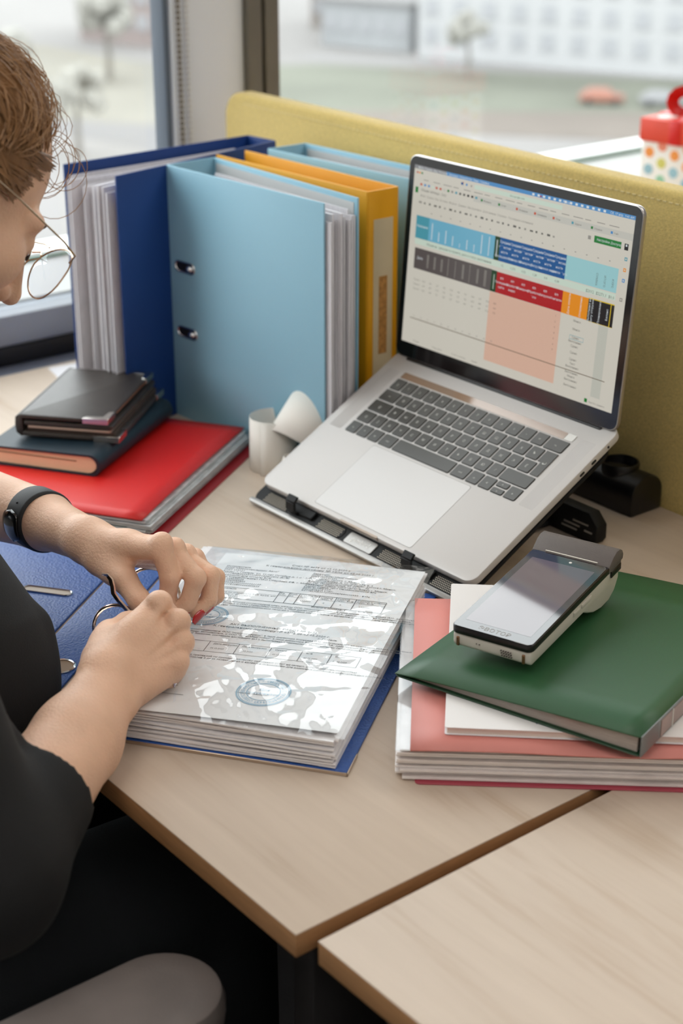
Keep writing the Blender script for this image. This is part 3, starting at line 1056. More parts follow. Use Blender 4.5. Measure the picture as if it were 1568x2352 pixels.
# header rows
cell('teal', 0.029, 0.272, 0.095, 0.398)
cell('lblue', 0.095, 0.272, 0.418, 0.398)
stext('ltext', 'Название', 0.062, 0.335, 0.020, 'CENTER')
for i in range(9):
    L_ = (0.09, 0.05, 0.07, 0.05, 0.02, 0.05, 0.035, 0.10, 0.10)[i]
    cell('ltext', 0.110 + i * 0.035, 0.385 - L_, 0.115 + i * 0.035, 0.388)
cell('dgreen', 0.418, 0.272, 0.442, 0.398)
cell('ltext', 0.427, 0.290, 0.432, 0.380)
cell('blue', 0.442, 0.272, 0.741, 0.398)
for i, w in enumerate(('Посещаемость', 'Конверсия', 'Менеджер', 'Загрузка', 'снимки видео', 'снимки фото')):
    for j, s in enumerate(('Средняя', 'эффектив-', 'ность', w)):
        stext('ltext', s, 0.467 + i * 0.0497, 0.300 + j * 0.026, 0.0185, 'CENTER')
cell('cyan', 0.741, 0.272, 0.959, 0.395)
for i, s in enumerate(('СУММА', 'ИТОГО', 'КУРС')):
    stext('text', s, 0.872 + i * 0.033, 0.352, 0.017, 'CENTER', -math.pi / 2)
cell('mint', 0.029, 0.400, 0.959, 0.432)
stext('text', 'Общая информация по проекту, дата и статус выполнения', 0.09, 0.424, 0.018)
for i in range(6):
    stext('text', ('12', '1,276', '0,32', '1,28', '0,4', '0,38')[i], 0.462 + i * 0.0497, 0.424, 0.018, 'CENTER')
stext('text', '$2012  $2271,1  $0,0', 0.955, 0.428, 0.022, 'RIGHT')
cell('grey', 0.033, 0.452, 0.417, 0.569)
stext('ltext', 'Дата', 0.062, 0.512, 0.020, 'CENTER')
for i in range(9):
    L_ = (0.075, 0.07, 0.07, 0.10, 0.095, 0.08, 0.10, 0.08, 0.09)[i]
    w_ = (0.010, 0.010, 0.010, 0.004, 0.004, 0.010, 0.004, 0.010, 0.012)[i]
    cell('mid', 0.098 + i * 0.0355, 0.512 - L_ / 2, 0.098 + i * 0.0355 + w_, 0.512 + L_ / 2)
cell('dgreen', 0.417, 0.454, 0.442, 0.569)
cell('mint', 0.427, 0.475, 0.432, 0.555)
cell('red', 0.442, 0.456, 0.742, 0.569)
for i, w in enumerate(('Посещения сайта', 'Обработка видео', 'Менеджер', 'Обработка фото', 'Загрузка', 'Контакты')):
    ww = w.split()
    for j, s in enumerate(['KPI'] + ww):
        stext('ltext', s, 0.467 + i * 0.0497, 0.492 + j * 0.024, 0.0175, 'CENTER')
cell('orange', 0.742, 0.457, 0.852, 0.570)
stext('ltext', 'Дата оплаты', 0.776, 0.513, 0.018, 'CENTER', math.pi / 2)
stext('ltext', 'Отправлено', 0.826, 0.513, 0.018, 'CENTER', math.pi / 2)
cell('yellow', 0.852, 0.453, 0.960, 0.573, 0.00010)
cell('black', 0.8525, 0.458, 0.945, 0.571, 0.00014)
cell('black', 0.948, 0.458, 0.960, 0.571, 0.00014)
for u_, s in ((0.862, 'Выполнено на'), (0.874, 'дату отгрузки'), (0.905, 'Планировано'), (0.937, 'Баланс')):
    stext('ltext', s, u_, 0.514, 0.0175, 'CENTER', math.pi / 2)
cell('pink', 0.417, 0.571, 0.743, 0.95)
for i in range(12):
    for j in range(3 if i < 12 else 1):
        stext('text' if i else 'mid', '%d,%d' % (3 + (i * 7 + j * 5) % 9, (i * 3 + j) % 10) if i else 'Проект', 0.055 + i * 0.0355, 0.635 + j * 0.026, 0.0155, 'CENTER')
    stext('mid', '%d' % (10 + i * 3), 0.055 + i * 0.0355, 0.842, 0.015, 'CENTER')
for j in range(7):
    stext('text', str(j + 1), 0.722, 0.600 + j * 0.030, 0.014, 'CENTER')
cell('line', 0.035, 0.8505, 0.957, 0.8545, 0.0002)
for j, s in enumerate(('Минск', 'Минск', 'Сдано', 'Выполнено', 'Сдано', 'Сдано', 'Сдано', 'Тест', 'Выполнено', 'Выполнено', 'Минск', 'Выполнено', 'Выполнено')):
    stext('text', s, 0.815, (0.597, 0.640, 0.683, 0.705, 0.728, 0.762, 0.798, 0.820, 0.838, 0.868, 0.888, 0.908, 0.938)[j], 0.0165, 'CENTER')
for (a, b, c, d) in ((0.79, 0.668, 0.85, 0.670), (0.79, 0.688, 0.85, 0.690), (0.79, 0.668, 0.791, 0.690), (0.849, 0.668, 0.85, 0.690)):
    cell('teal', a, b, c, d, 0.0002)
cell('shade', 0.905, 0.575, 0.945, 0.95, 0.00008)
for i in range(4):
    stext('mid', ('Общее', 'План работ', 'Отчёт за месяц', 'Архив')[i], 0.06 + i * 0.10, 0.985, 0.015)
cell('green', 0.882, 0.968, 0.894, 0.988)
stext('mid', 'Анализ данных', 0.90, 0.985, 0.015)
scm.build('screen', smats, lap, smooth=False, label='lit screen with a coloured spreadsheet')

# stand
STM = mat('stand_grey', (168, 165, 162), 0.4, metal=0.5, bump=(600, 0.05))
STB = mat('stand_black', (14, 14, 15), 0.6, spec=0.3, bump=(400, 0.08))
MESH = mat('stand_mesh', (120, 112, 104), 0.5, metal=0.5, bump=(900, 0.9))
stn = thing('laptop_stand', 'dark folding laptop stand with mesh inserts and two front hooks', 'stand', (-0.6327, 0.4256, 0.0260), (math.radians(28.22), 0, math.radians(1.19)))
# local frame equals the laptop's; plate lies below the base, its front lip runs out before the laptop
PZ = -BT - 0.0022
MB().prism(rrect(-0.002, -0.0205, LW, 0.215, 0.014, 6), PZ - 0.0040, PZ).build('plate', STB, stn, bevel=0.001, angle=60)
MB().prism(rrect(-0.003, -0.0225, LW + 0.001, -0.0165, 0.003, 4), PZ - 0.0042, PZ + 0.0012).build('front_trim', STM, stn, bevel=0.001, angle=60)
for (a, b) in ((0.012, 0.058), (0.105, 0.148), (0.205, 0.248), (0.285, 0.330)):
    mi = MB().prism(rrect(a, -0.0160, b, -0.001, 0.006, 4), PZ, PZ + 0.0008).build('mesh_insert', STB, stn, bevel=0.0003, seg=1, angle=60)
    dots = MB()
    yy = -0.0148
    r_ = 0
    while yy < -0.003:
        xx = a + 0.004 + (0.0012 if r_ % 2 else 0)
        while xx < b - 0.003:
            dots.box((xx, yy, PZ + 0.0007), (xx + 0.0009, yy + 0.0009, PZ + 0.0012))
            xx += 0.0024
        yy += 0.0022
        r_ += 1
    dots.build('mesh_wires', mat('mesh_wire', (190, 178, 160), 0.4, metal=0.4), mi, smooth=False, stuff=True)
MB().prism(rrect(0.155, -0.0160, 0.198, -0.0015, 0.002, 3), PZ, PZ + 0.0012).build('name_plate', STM, stn, bevel=0.0003, seg=1, angle=60)
nt_ = MB()
put_text(nt_, 'gembird', 0.0085, 0.1765, -0.0112, lambda a, b: (a, b, PZ + 0.0014), 'CENTER')
nt_.build('logo', mat('logo_white', (240, 238, 232), 0.6), stn, smooth=False)
for hx in (0.068, 0.256):
    hk = MB()
    pts = [(0.0, -0.0115, PZ), (0.0, -0.0135, PZ + 0.007), (0.0, -0.009, PZ + 0.0155), (0.0, -0.002, PZ + 0.0185)]
    for i in range(3):
        p, q = Vector(pts[i]), Vector(pts[i + 1])
        d = (q - p).normalized()
        n = Vector((0, -d.z, d.y)) * 0.0016
        hk.add([(hx - 0.0075, *(p - n)[1:]), (hx + 0.0075, *(p - n)[1:]), (hx + 0.0075, *(q - n)[1:]), (hx - 0.0075, *(q - n)[1:]), (hx - 0.0075, *(p + n)[1:]), (hx + 0.0075, *(p + n)[1:]), (hx + 0.0075, *(q + n)[1:]), (hx - 0.0075, *(q + n)[1:])],
               [(0, 3, 2, 1), (4, 5, 6, 7), (0, 1, 5, 4), (1, 2, 6, 5), (2, 3, 7, 6), (3, 0, 4, 7)])
    hk.box((hx - 0.0075, -0.0115, PZ), (hx + 0.030, -0.001, PZ + 0.004))
    hk.build('hook', STB, stn, bevel=0.0007, seg=1)
# struts and foot bar down to the desk
inv = Matrix.LocRotScale(Vector((-0.6327, 0.4256, 0.0260)), Euler((math.radians(28.22), 0, math.radians(1.19))), None).inverted()
for x in (-0.60, -0.385):
    a = inv @ Vector((x, 0.628, 0.100))
    b = inv @ Vector((x, 0.600, 0.010))
    MB().tube([a, b], 0.004, 8).build('strut', STB, stn)
    a = inv @ Vector((x, 0.470, 0.010))
    MB().tube([inv @ Vector((x, 0.462, 0.006)), inv @ Vector((x, 0.63, 0.006))], 0.004, 8).build('rail', STB, stn)
fb = MB()
fb.box((-0.62, 0.635, 0.0), (-0.318, 0.650, 0.030))
fo = MB()
fo.prism([(-0.62, 0.6), (-0.318, 0.6), (-0.318, 0.606), (-0.62, 0.606)], 0, 0.03)
mbw = MB()
prof = [(-0.62, 0.0), (-0.322, 0.0), (-0.318, 0.006), (-0.318, 0.022), (-0.330, 0.034), (-0.62, 0.034)]
mbw.add([inv @ Vector((p[0], 0.632, p[1])) for p in prof] + [inv @ Vector((p[0], 0.648, p[1])) for p in prof], [tuple(range(6)), tuple(reversed(range(6, 12)))] + [(i, 6 + i, 6 + (i + 1) % 6, (i + 1) % 6) for i in range(6)])
ftb = mbw.build('foot_bar', STB, stn, bevel=0.0015)
for (x0, x1, z) in ((-0.365, -0.342, 0.014), (-0.368, -0.346, 0.009), (-0.352, -0.330, 0.019), (-0.45, -0.378, 0.022), (-0.335, -0.324, 0.012)):
    s = MB()
    v = [(x0, 0.6312, z), (x1, 0.6312, z), (x1, 0.6312, z + 0.0018), (x0, 0.6312, z + 0.0018), (x0, 0.633, z), (x1, 0.633, z), (x1, 0.633, z + 0.0018), (x0, 0.633, z + 0.0018)]
    s.add([inv @ Vector(p) for p in v], [(0, 1, 2, 3), (7, 6, 5, 4), (0, 4, 5, 1), (1, 5, 6, 2), (2, 6, 7, 3), (3, 7, 4, 0)])
    s.build('slot', STM, ftb, smooth=False)

# ------------------------------------------------------------------ power strip behind the laptop
PB_ = mat('gloss_black_plastic', (16, 15, 17), 0.32, spec=0.5, vary=(30, 0.15))
ps = thing('power_strip', 'black power strip with round sockets lying at the foot of the divider', 'power strip', (-0.345, 0.740, 0.0))
prof = []
for i in range(13):
    a = math.radians(180 - 180 * i / 12)
    prof.append((0.0245 * math.cos(a), 0.024 + 0.020 * math.sin(a)))
prof = [(-0.0245, 0.0)] + prof + [(0.0245, 0.0)]
n = len(prof)
xs = (-0.26, 0.0)
MB().add([(xs[0], p[0], p[1]) for p in prof] + [(xs[1], p[0], p[1]) for p in prof], [tuple(range(n)), tuple(reversed(range(n, 2 * n)))] + [(i, n + i, n + (i + 1) % n, (i + 1) % n) for i in range(n)]).build('body', PB_, ps, bevel=0.003, seg=2, angle=40)
for i in range(4):
    so = MB().lathe([(0.0205, 0.0), (0.0215, 0.012), (0.0205, 0.0145), (0.0185, 0.0145), (0.0180, 0.004), (0.0001, 0.004)], 28, Matrix.Translation((-0.042 - i * 0.058, 0, 0.0345)), cap=False).build('socket', PB_, ps)
    for dx in (-0.0095, 0.0095):
        MB().lathe([(0.0026, 0), (0.0026, 0.0003)], 10, Matrix.Translation((-0.042 - i * 0.058 + dx, 0, 0.0388))).build('pin_hole', GASKET, so)
cd = MB()
cd.tube([(-0.26, 0, 0.012), (-0.30, -0.004, 0.006), (-0.36, 0.004, 0.0045), (-0.44, 0.0, 0.0045)], 0.0042, 8).build('power_cord', PB_, ps)

# ------------------------------------------------------------------ curled receipt paper
RCP = mat('receipt_paper', (232, 228, 220), 0.65, vary=(8, 0.02))
def ribbon(mb, path, wdir, width):
    w = Vector(wdir).normalized() * width
    mb.grid([[Vector(p), Vector(p) + w * 0.5, Vector(p) + w] for p in path])
t = thing('receipt_roll', 'loosely curled white receipt paper beside the laptop', 'paper', (-0.702, 0.508, 0.0))
c1 = MB()
wd = Vector((-0.10, 0.70, 0.66)).normalized()
e1 = Vector((0.70, 0.55, -0.45))
e1 = (e1 - wd * e1.dot(wd)).normalized()
e2 = wd.cross(e1).normalized()
if e2.z < 0:
    e2 = -e2
ctr = Vector((0.022, 0.004, 0.030))
pts = [ctr + (-e1 * math.cos(a) * 0.038 + e2 * math.sin(a) * 0.028) for a in [math.radians(5 + 190 * i / 20) for i in range(21)]]
ribbon(c1, pts, wd, 0.062)
o = c1.build('upper_curl', RCP, t)
md = o.modifiers.new('thickness', 'SOLIDIFY')
md.thickness = 0.0004
c2 = MB()
pts = []
for i in range(27):
    a = math.radians(-60 + 390 * i / 26)
    rr = 0.030 - 0.006 * i / 26
    pts.append(Vector((-0.008 + rr * math.cos(a), -0.010 + rr * 1.05 * math.sin(a), 0.0005)))
ribbon(c2, pts, Vector((-0.20, 0.16, 1)), 0.060)
o = c2.build('lower_curl', RCP, t)
md = o.modifiers.new('thickness', 'SOLIDIFY')
md.thickness = 0.0004
c3 = MB()
for q in range(3):
    pts = []
    for i in range(15):
        a = math.radians(-40 + 300 * i / 14)
        rr = 0.013 - 0.0025 * q
        pts.append(Vector((0.035 + 0.004 * q + rr * math.cos(a), -0.022 + rr * 0.7 * math.sin(a), 0.001 + 0.004 * q)))
    ribbon(c3, pts, Vector((0.25, 0.2, 1)), 0.030 - 0.006 * q)
o = c3.build('crumpled_end', RCP, t)
md = o.modifiers.new('thickness', 'SOLIDIFY')
md.thickness = 0.0004

# ------------------------------------------------------------------ red folder, notebook and wallet on the left
CLEAR = film('clear_sleeve', (0.93, 0.94, 0.95), 1.45, 0.08, 1.0)
RED = mat('red_plastic', (214, 30, 26), 0.42, spec=0.5, bump=(1200, 0.06), vary=(5, 0.03))
RED_D = mat('dark_red_plastic', (150, 16, 26), 0.42, bump=(1200, 0.06))
YAW_R = math.atan2(0.839, -0.544) - math.pi / 2
rf = thing('display_folder', 'thick red plastic folder lying under the notebook and wallet', 'folder', (-0.634, 0.272, 0.0), (0, 0, YAW_R))
# local: origin front right corner, +y along the right edge, -x to the left
MB().prism(rrect(-0.245, 0.006, 0.022, 0.292, 0.006, 4), 0.0, 0.0014).build('bottom_cover', RED_D, rf, bevel=0.0004, seg=1, angle=60)
sl = MB()
z = 0.0020
for i in range(13):
    dx = random.uniform(-0.004, 0.004)
    dy = random.uniform(-0.004, 0.003)
    rise = 0.0002 * math.sin(i)
    sl.box((-0.235, 0.004 + dy, z), (0.006 + dx, 0.286 + dy, z + 0.0009))
    z += 0.00128
sl.build('sleeves', mat('sleeve_edges', (200, 203, 204), 0.18, spec=0.8, vary=(70, 0.25), stretch=(1, 1, 60)), rf, stuff=True, smooth=False)
fl = MB().box((-0.235, 0.0035, 0.004), (-0.02, 0.012, 0.0085)).build('green_insert', mat('green_insert', (46, 84, 72), 0.6), rf, bevel=0.0006)
top = []
for i in range(15):
    row = []
    for j in range(11):
        xx = -0.245 + 0.245 * j / 10
        yy = 0.292 * i / 14
        lift = 0.0016 * math.sin(math.pi * i / 14) * (j / 10) - 0.0008 * (1 - min(1, i / 3)) * (j / 10)
        row.append((xx, yy, 0.0198 + lift))
    top.append(row)
mb = MB().grid(top)
o = mb.build('top_cover', RED, rf)
md = o.modifiers.new('thickness', 'SOLIDIFY')
md.thickness = 0.0012
md.offset = 1

NBK = mat('dark_teal_leather', (20, 40, 52), 0.5, bump=(500, 0.2), vary=(40, 0.1))
CREAM = mat('cream_pages', (232, 208, 170), 0.8, vary=(200, 0.06), stretch=(1, 1, 40))
YAW_N = math.atan2(0.1945, -0.1273) - math.pi / 2
nb = thing('notebook', 'dark teal notebook with cream pages, lying on the red folder', 'notebook', (-0.7600, 0.2960, 0.0212), (0, 0, YAW_N))
# local: origin front right, spine along +y on the right side
NT = 0.026
pf = [(-0.142, 0.0), (-0.012, 0.0)] + [(-0.012 + 0.013 * math.sin(math.radians(180 * i / 10)), NT / 2 - NT / 2 * math.cos(math.radians(180 * i / 10))) for i in range(1, 10)] + [(-0.012, NT), (-0.142, NT - 0.003), (-0.142, NT - 0.0055), (-0.014, NT - 0.0025)] + [(-0.014 + 0.0105 * math.sin(math.radians(180 - 180 * i / 10)), NT / 2 + (NT / 2 - 0.0025) * math.cos(math.radians(180 * i / 10))) for i in range(1, 10)] + [(-0.014, 0.0025), (-0.142, 0.0025)]
n = len(pf)
cv = MB()
v = []
for yy in (0.0, 0.2):
    v += [(p[0], yy, p[1]) for p in pf]
nh = 2 + 9 + 1
quads = [(i, n + i, n + (i + 1) % n, (i + 1) % n) for i in range(n)]
ends = []
m_ = n // 2
for i in range(m_ - 1):
    a, b, c, d = i, i + 1, n - 2 - i, n - 1 - i
    if len({a, b, c, d}) == 4:
        ends.append((a, b, c, d))
        ends.append((n + d, n + c, n + b, n + a))
cv.add(v, quads + ends)
cv.build('cover', NBK, nb, smooth=True)
pg = MB()
pp = [(-0.139, 0.0028), (-0.016, 0.0028)] + [(-0.016 + 0.0105 * math.sin(math.radians(180 * i / 8)), NT / 2 - (NT / 2 - 0.003) * math.cos(math.radians(180 * i / 8))) for i in range(1, 8)] + [(-0.016, NT - 0.003), (-0.139, NT - 0.0062)]
n = len(pp)
pg.add([(p[0], 0.003, p[1]) for p in pp] + [(p[0], 0.197, p[1]) for p in pp], [tuple(range(n)), tuple(reversed(range(n, 2 * n)))] + [(i, n + i, n + (i + 1) % n, (i + 1) % n) for i in range(n)])
pg.build('pages', CREAM, nb, smooth=False)
el = MB()
el.box((-0.135, 0.0022, NT - 0.0105), (-0.03, 0.0032, NT - 0.0098))
el.build('page_gap', mat('page_gap', (120, 92, 64), 0.8), nb, smooth=False)

LEATH = mat('black_leather', (62, 56, 52), 0.40, bump=(700, 0.25), vary=(40, 0.12))  # black raised to grey brown, window sheen put into the colour
LEATH2 = mat('leather_lining', (70, 54, 46), 0.7, bump=(500, 0.2))
YAW_W = math.atan2(0.135, -0.115) - math.pi / 2
wa = thing('wallet', 'black leather organiser with silver corner caps, on top of the notebook', 'wallet', (-0.7900, 0.3270, 0.0478), (0, 0, YAW_W))
def flap(x0, y0, x1, y1, z0, z1, name, m, bev=0.002):
    return MB().prism(rrect(x0, y0, x1, y1, 0.004, 4), z0, z1).build(name, m, wa, bevel=bev, angle=60)
flap(-0.106, 0.0, 0.012, 0.172, 0.0, 0.006, 'lower_flap', LEATH)
flap(-0.100, 0.003, 0.006, 0.166, 0.006, 0.0105, 'card_pocket', LEATH2, 0.001)
MB().prism(rrect(-0.098, 0.001, 0.002, 0.165, 0.003, 3), 0.0105, 0.0128).build('inner_notes', mat('wallet_paper', (196, 168, 150), 0.7), wa, bevel=0.0004, angle=60)
flap(-0.103, 0.001, 0.004, 0.168, 0.0128, 0.019, 'middle_flap', LEATH, 0.0015)
flap(-0.108, -0.001, 0.0, 0.170, 0.0215, 0.0272, 'upper_flap', LEATH)
hg = MB()
hp = [(-0.106, 0.0), (-0.1115, 0.004), (-0.1125, 0.0136), (-0.1115, 0.0232), (-0.106, 0.0272), (-0.103, 0.0272), (-0.103, 0.0)]
hg.add([(p[0], 0.0, p[1]) for p in hp] + [(p[0], 0.171, p[1]) for p in hp], [tuple(range(7)), tuple(reversed(range(7, 14)))] + [(i, 7 + i, 7 + (i + 1) % 7, (i + 1) % 7) for i in range(7)])
hg.build('fold', LEATH, wa, bevel=0.001)
CAP = mat('silver_cap', (222, 218, 210), 0.2, metal=1.0)
for (cx, cy, sx, sy, z) in ((0.0, -0.001, -1, 1, 0.0215), (0.0, 0.170, -1, -1, 0.0215), (0.012, 0.0, -1, 1, 0.0), (0.012, 0.172, -1, -1, 0.0)):
    c = MB()
    e = 0.0007
    pts = [(cx - sx * e, cy - sy * e), (cx + sx * 0.030, cy - sy * e), (cx + sx * 0.027, cy + sy * 0.006), (cx + sx * 0.008, cy + sy * 0.008), (cx + sx * 0.006, cy + sy * 0.024), (cx - sx * e, cy + sy * 0.027)]
    if sx * sy < 0:
        pass
    else:
        pts = list(reversed(pts))
    ar = sum(pts[i][0] * pts[(i + 1) % 6][1] - pts[(i + 1) % 6][0] * pts[i][1] for i in range(6))
    if ar < 0:
        pts = list(reversed(pts))
    c.prism(pts, z - e, z + (0.0057 if z > 0 else 0.006) + e)
    c.build('corner_cap', CAP, wa, bevel=0.0004, seg=1)
MB().box((0.0002, 0.03, 0.0243), (0.0008, 0.142, 0.0252)).build('edge_stitch', mat('copper_thread', (150, 96, 66), 0.5), wa, smooth=False)

# white sheet on the sill
sh = MB().prism([(-1.196, 0.470), (-1.05, 0.440), (-1.02, 0.60), (-1.18, 0.62)], 0.0002, 0.0008).build('paper_sheet', PAPER, smooth=False)
tag(sh, 'white sheet of paper lying at the window end of the desk', 'paper')

# ------------------------------------------------------------------ open lever arch file with the invoice
BLUE = mat('blue_board', (42, 84, 156), 0.42, spec=0.6, bump=(420, 0.55), vary=(4, 0.03))
YAW_O = math.atan2(0.589, 0.808)
ob = thing('open_lever_arch_file', 'blue lever arch file lying open under the hands, full of sleeves', 'binder', (-0.140, 0.149, 0.0), (0, 0, YAW_O))
MB().prism(rrect(-0.270, 0.0, 0.006, 0.335, 0.003, 3), 0.0, 0.003).build('back_cover', BLUE, ob, bevel=0.0008, angle=60)
ed = MB()
for (a, b, c, d) in ((-0.270, -0.0012, 0.0072, 0.0), (0.006, -0.0012, 0.0072, 0.030)):
    ed.box((a, b, 0.0), (c, d, 0.0032))
ed.build('metal_edge', mat('edge_strip', (196, 178, 160), 0.3, metal=0.8), ob, bevel=0.0004, seg=1)
MB().prism(rrect(-0.3205, 0.0, -0.273, 0.335, 0.002, 2), 0.0, 0.003).build('spine', BLUE, ob, bevel=0.0012, angle=60)
MB().prism(rrect(-0.600, 0.0, -0.3235, 0.335, 0.003, 3), 0.0, 0.0032).build('front_cover', BLUE, ob, bevel=0.0012, angle=60)
for yy in (0.125, 0.238):
    Mx = Matrix.Translation((-0.366, yy, 0.0032))
    s = MB()
    s.tube([Mx @ Vector((p[0], p[1], 0.0004)) for p in capsule(-0.020, 0.020, 0, 0.0058)], 0.0011, 6, closed=True)
    rim = s.build('slot_rim', STEEL, ob)
    MB().prism(capsule(-0.020, 0.020, 0, 0.0054), 0.0, 0.0004, Mx).build('slot_recess', mat('slot_tan', (176, 158, 140), 0.5), rim, smooth=False)
rg = MB()
rg.tube([(-0.2885 + 0.0125 * math.cos(a * math.pi / 14), 0.100 + 0.0125 * math.sin(a * math.pi / 14), 0.0035) for a in range(28)], 0.0013, 6, closed=True)
hr = rg.build('hole_rim', STEEL, ob)
MB().lathe([(0.0118, 0.003), (0.0118, 0.0034)], 22, Matrix.Translation((-0.2885, 0.100, 0))).build('finger_hole', mat('hole_wood', (150, 124, 98), 0.6), hr)
# lever mechanism
mp_ = MB().prism(rrect(-0.262, 0.085, -0.226, 0.250, 0.003, 3), 0.003, 0.0045).build('mechanism_plate', STEEL, ob, bevel=0.0005, seg=1, angle=60)
ROSE = mat('warm_chrome', (226, 196, 176), 0.14, metal=1.0)
for yy in (0.128, 0.208):
    pts = []
    for i in range(19):
        a = math.radians(200 - 215 * i / 18)
        pts.append((-0.2405 + 0.0265 * math.cos(a), yy, 0.030 + 0.028 * math.sin(a)))
    pts = [(-0.2655, yy, 0.0045)] + pts + [(-0.2145, yy, 0.0045)]
    r_ = MB().tube(pts, 0.0017, 8).build('ring', ROSE, ob)
lv = [(-0.2300, 0.120, 0.006), (-0.2215, 0.117, 0.035), (-0.2238, 0.115, 0.0573), (-0.2281, 0.1142, 0.0631), (-0.2345, 0.1128, 0.0715), (-0.2381, 0.1116, 0.0785), (-0.2387, 0.1121, 0.085), (-0.2401, 0.1123, 0.0915), (-0.2431, 0.1114, 0.0962), (-0.2472, 0.1095, 0.097)]
MB().tube(lv, 0.002, 8, flat=(0.0026, 0.0016)).build('lever', ROSE, ob)
# stack of punched sleeves
st_ = MB()
z = 0.0036
NSH = 15
for i in range(NSH):
    dx, dy = random.uniform(-0.003, 0.003), random.uniform(-0.003, 0.003)
    rows = []
    a0, a1 = -0.232 + dx, -0.005 + dx
    b0, b1 = 0.004 + dy, 0.326 + dy
    th = 0.0014
    nn = 10
    v = []
    for (bb) in (b0, b1):
        for kx in range(nn + 1):
            s = kx / nn
            xx = a0 + (a1 - a0) * s
            zz = z + 0.0007 * math.sin(3 * s + i) + 0.0004 * math.sin(9 * s + 2 * i + bb * 40)
            v.append((xx, bb, zz))
    m1 = nn + 1
    v2 = [(p[0], p[1], p[2] + th) for p in v]
    f = []
    for kx in range(nn):
        f.append((kx, kx + m1, kx + m1 + 1, kx + 1))
        o_ = 2 * m1
        f.append((o_ + kx, o_ + kx + 1, o_ + kx + m1 + 1, o_ + kx + m1))
        f.append((kx, kx + 1, o_ + kx + 1, o_ + kx))
        f.append((m1 + kx + 1, m1 + kx, o_ + m1 + kx, o_ + m1 + kx + 1))
    f.append((0, o_, o_ + m1, m1))
    f.append((nn, m1 + nn, o_ + m1 + nn, o_ + nn))
    st_.add(v + v2, f)
    z += 0.00176
st_.build('sleeve_stack', mat('sleeve_stack', (236, 233, 234), 0.22, spec=0.7, vary=(120, 0.08), stretch=(1, 1, 30)), ob, stuff=True, smooth=False)
ZP = z + 0.0022
def pz(x, y):
    """height of the top page over the file"""
    return ZP + 0.0016 * math.sin((x + 0.2) * 16) * 0.5 + 0.001 * math.sin(y * 14)
PX0, PX1, PY0, PY1 = -0.205, -0.004, 0.010, 0.324
def pagefn(off):
    # u,v in page fractions, v down; the sheet is a little skewed as it lies
    def f(uu, vv):
        x = PX0 + (PX1 - PX0) * uu
        y = PY1 - (PY1 - PY0) * vv - 0.010 * (1 - uu)
        return (x, y, pz(x, y) + off)
    return f
q = pagefn(0)
page = MB().grid([[q(j / 16, i / 22) for j in range(17)] for i in range(23)]).build('invoice_page', mat('invoice_paper', (242, 244, 246), 0.7, vary=(3, 0.01)), ob)
PW = PX1 - PX0
PHt = PY1 - PY0
tx_ = MB()
def ptext(s, u0, v0, size, align='LEFT', sx=1.0):
    f = pagefn(0.0003)
    vv, ff = text_verts(s, size, align)
    tx_.add([f(u0 + p[0] * sx / PW, v0 - p[1] / PHt) for p in vv], ff)
def prule(u0, v0, u1, v1, w=0.0003):
    f = pagefn(0.0003)
    if abs(v1 - v0) < 1e-6:
        n_ = 12
        P = [[f(u0 + (u1 - u0) * i / n_, v0 - w / PHt) for i in range(n_ + 1)], [f(u0 + (u1 - u0) * i / n_, v0 + w / PHt) for i in range(n_ + 1)]]
        tx_.grid(list(reversed(P)))
    else:
        P = [[f(u0 - w / PW, v0 + (v1 - v0) * i / 6) for i in range(7)], [f(u0 + w / PW, v0 + (v1 - v0) * i / 6) for i in range(7)]]
        tx_.grid(P)
H1 = 0.0046
ptext('Счет № 4673 от 01.12.2020 г.', 0.51, 0.058, H1, 'CENTER')
ptext('К генеральному договору № 03/02 от 03.02.2020 г.', 0.51, 0.075, H1, 'CENTER')
prule(0.33, 0.079, 0.69, 0.079, 0.0002)
for i, s in enumerate(('Исполнитель:', 'ООО "Новомирсервис Авто"', 'УНП 193111', 'Адрес: г. Гомель, ул. 10 лет Октября д. 1 оф.1-31', 'BY19TBNB30123100000683412802 (RUB)', 'Реквизиты для оплаты RUB', 'Банк корреспондент ПАО Сбербанк РФ, г. Москва', 'БИК 044525225', 'ИНН 7707083893', 'К/с 30101810000000000177', 'Р/с 30111810800000000225')):
    ptext(s, 0.055, 0.100 + i * 0.0128, 0.0039)
for i, s in enumerate(('Заказчик:', 'ООО «ТрансМедГлобал»', 'УНП 191162076', 'Юр. адрес: 220033, г. Минск,', 'ул. Тимирязева, д. 67, пом. 274, к. 6', 'Фактический/Почтовый адрес: 220004 г. Минск,', 'ул. Пр. Победителей, 20 эт. оф. 7а', 'Название банка: ОАО «БПС-Банк» г. Минск,', 'Адрес банка: пр-т Независимости 87а', 'БИК BLNBBY2X', 'Расчетный счет:', 'BY17BLNB30120000287840090933 - BYN')):
    ptext(s, 0.485, 0.100 + i * 0.0112, 0.0038)
prule(0.05, 0.245, 0.905, 0.245)
prule(0.05, 0.318, 0.905, 0.318)
for uu in (0.05, 0.396, 0.444, 0.493, 0.589, 0.669, 0.763, 0.905):
    prule(uu, 0.245, uu, 0.318)
prule(0.05, 0.272, 0.905, 0.272, 0.00015)
for uu, s in ((0.06, 'Наименование'), (0.400, 'Ед.'), (0.448, 'Кол-'), (0.50, 'Сумма без'), (0.595, 'Ставка'), (0.675, 'Сумма'), (0.77, 'Сумма с учетом')):
    ptext(s, uu, 0.257, 0.0035)
for uu, s in ((0.400, 'изм.'), (0.448, 'во'), (0.50, 'НДС, RUB'), (0.595, 'НДС, %'), (0.675, 'НДС, RUB'), (0.77, 'НДС, RUB')):
    ptext(s, uu, 0.268, 0.0035)
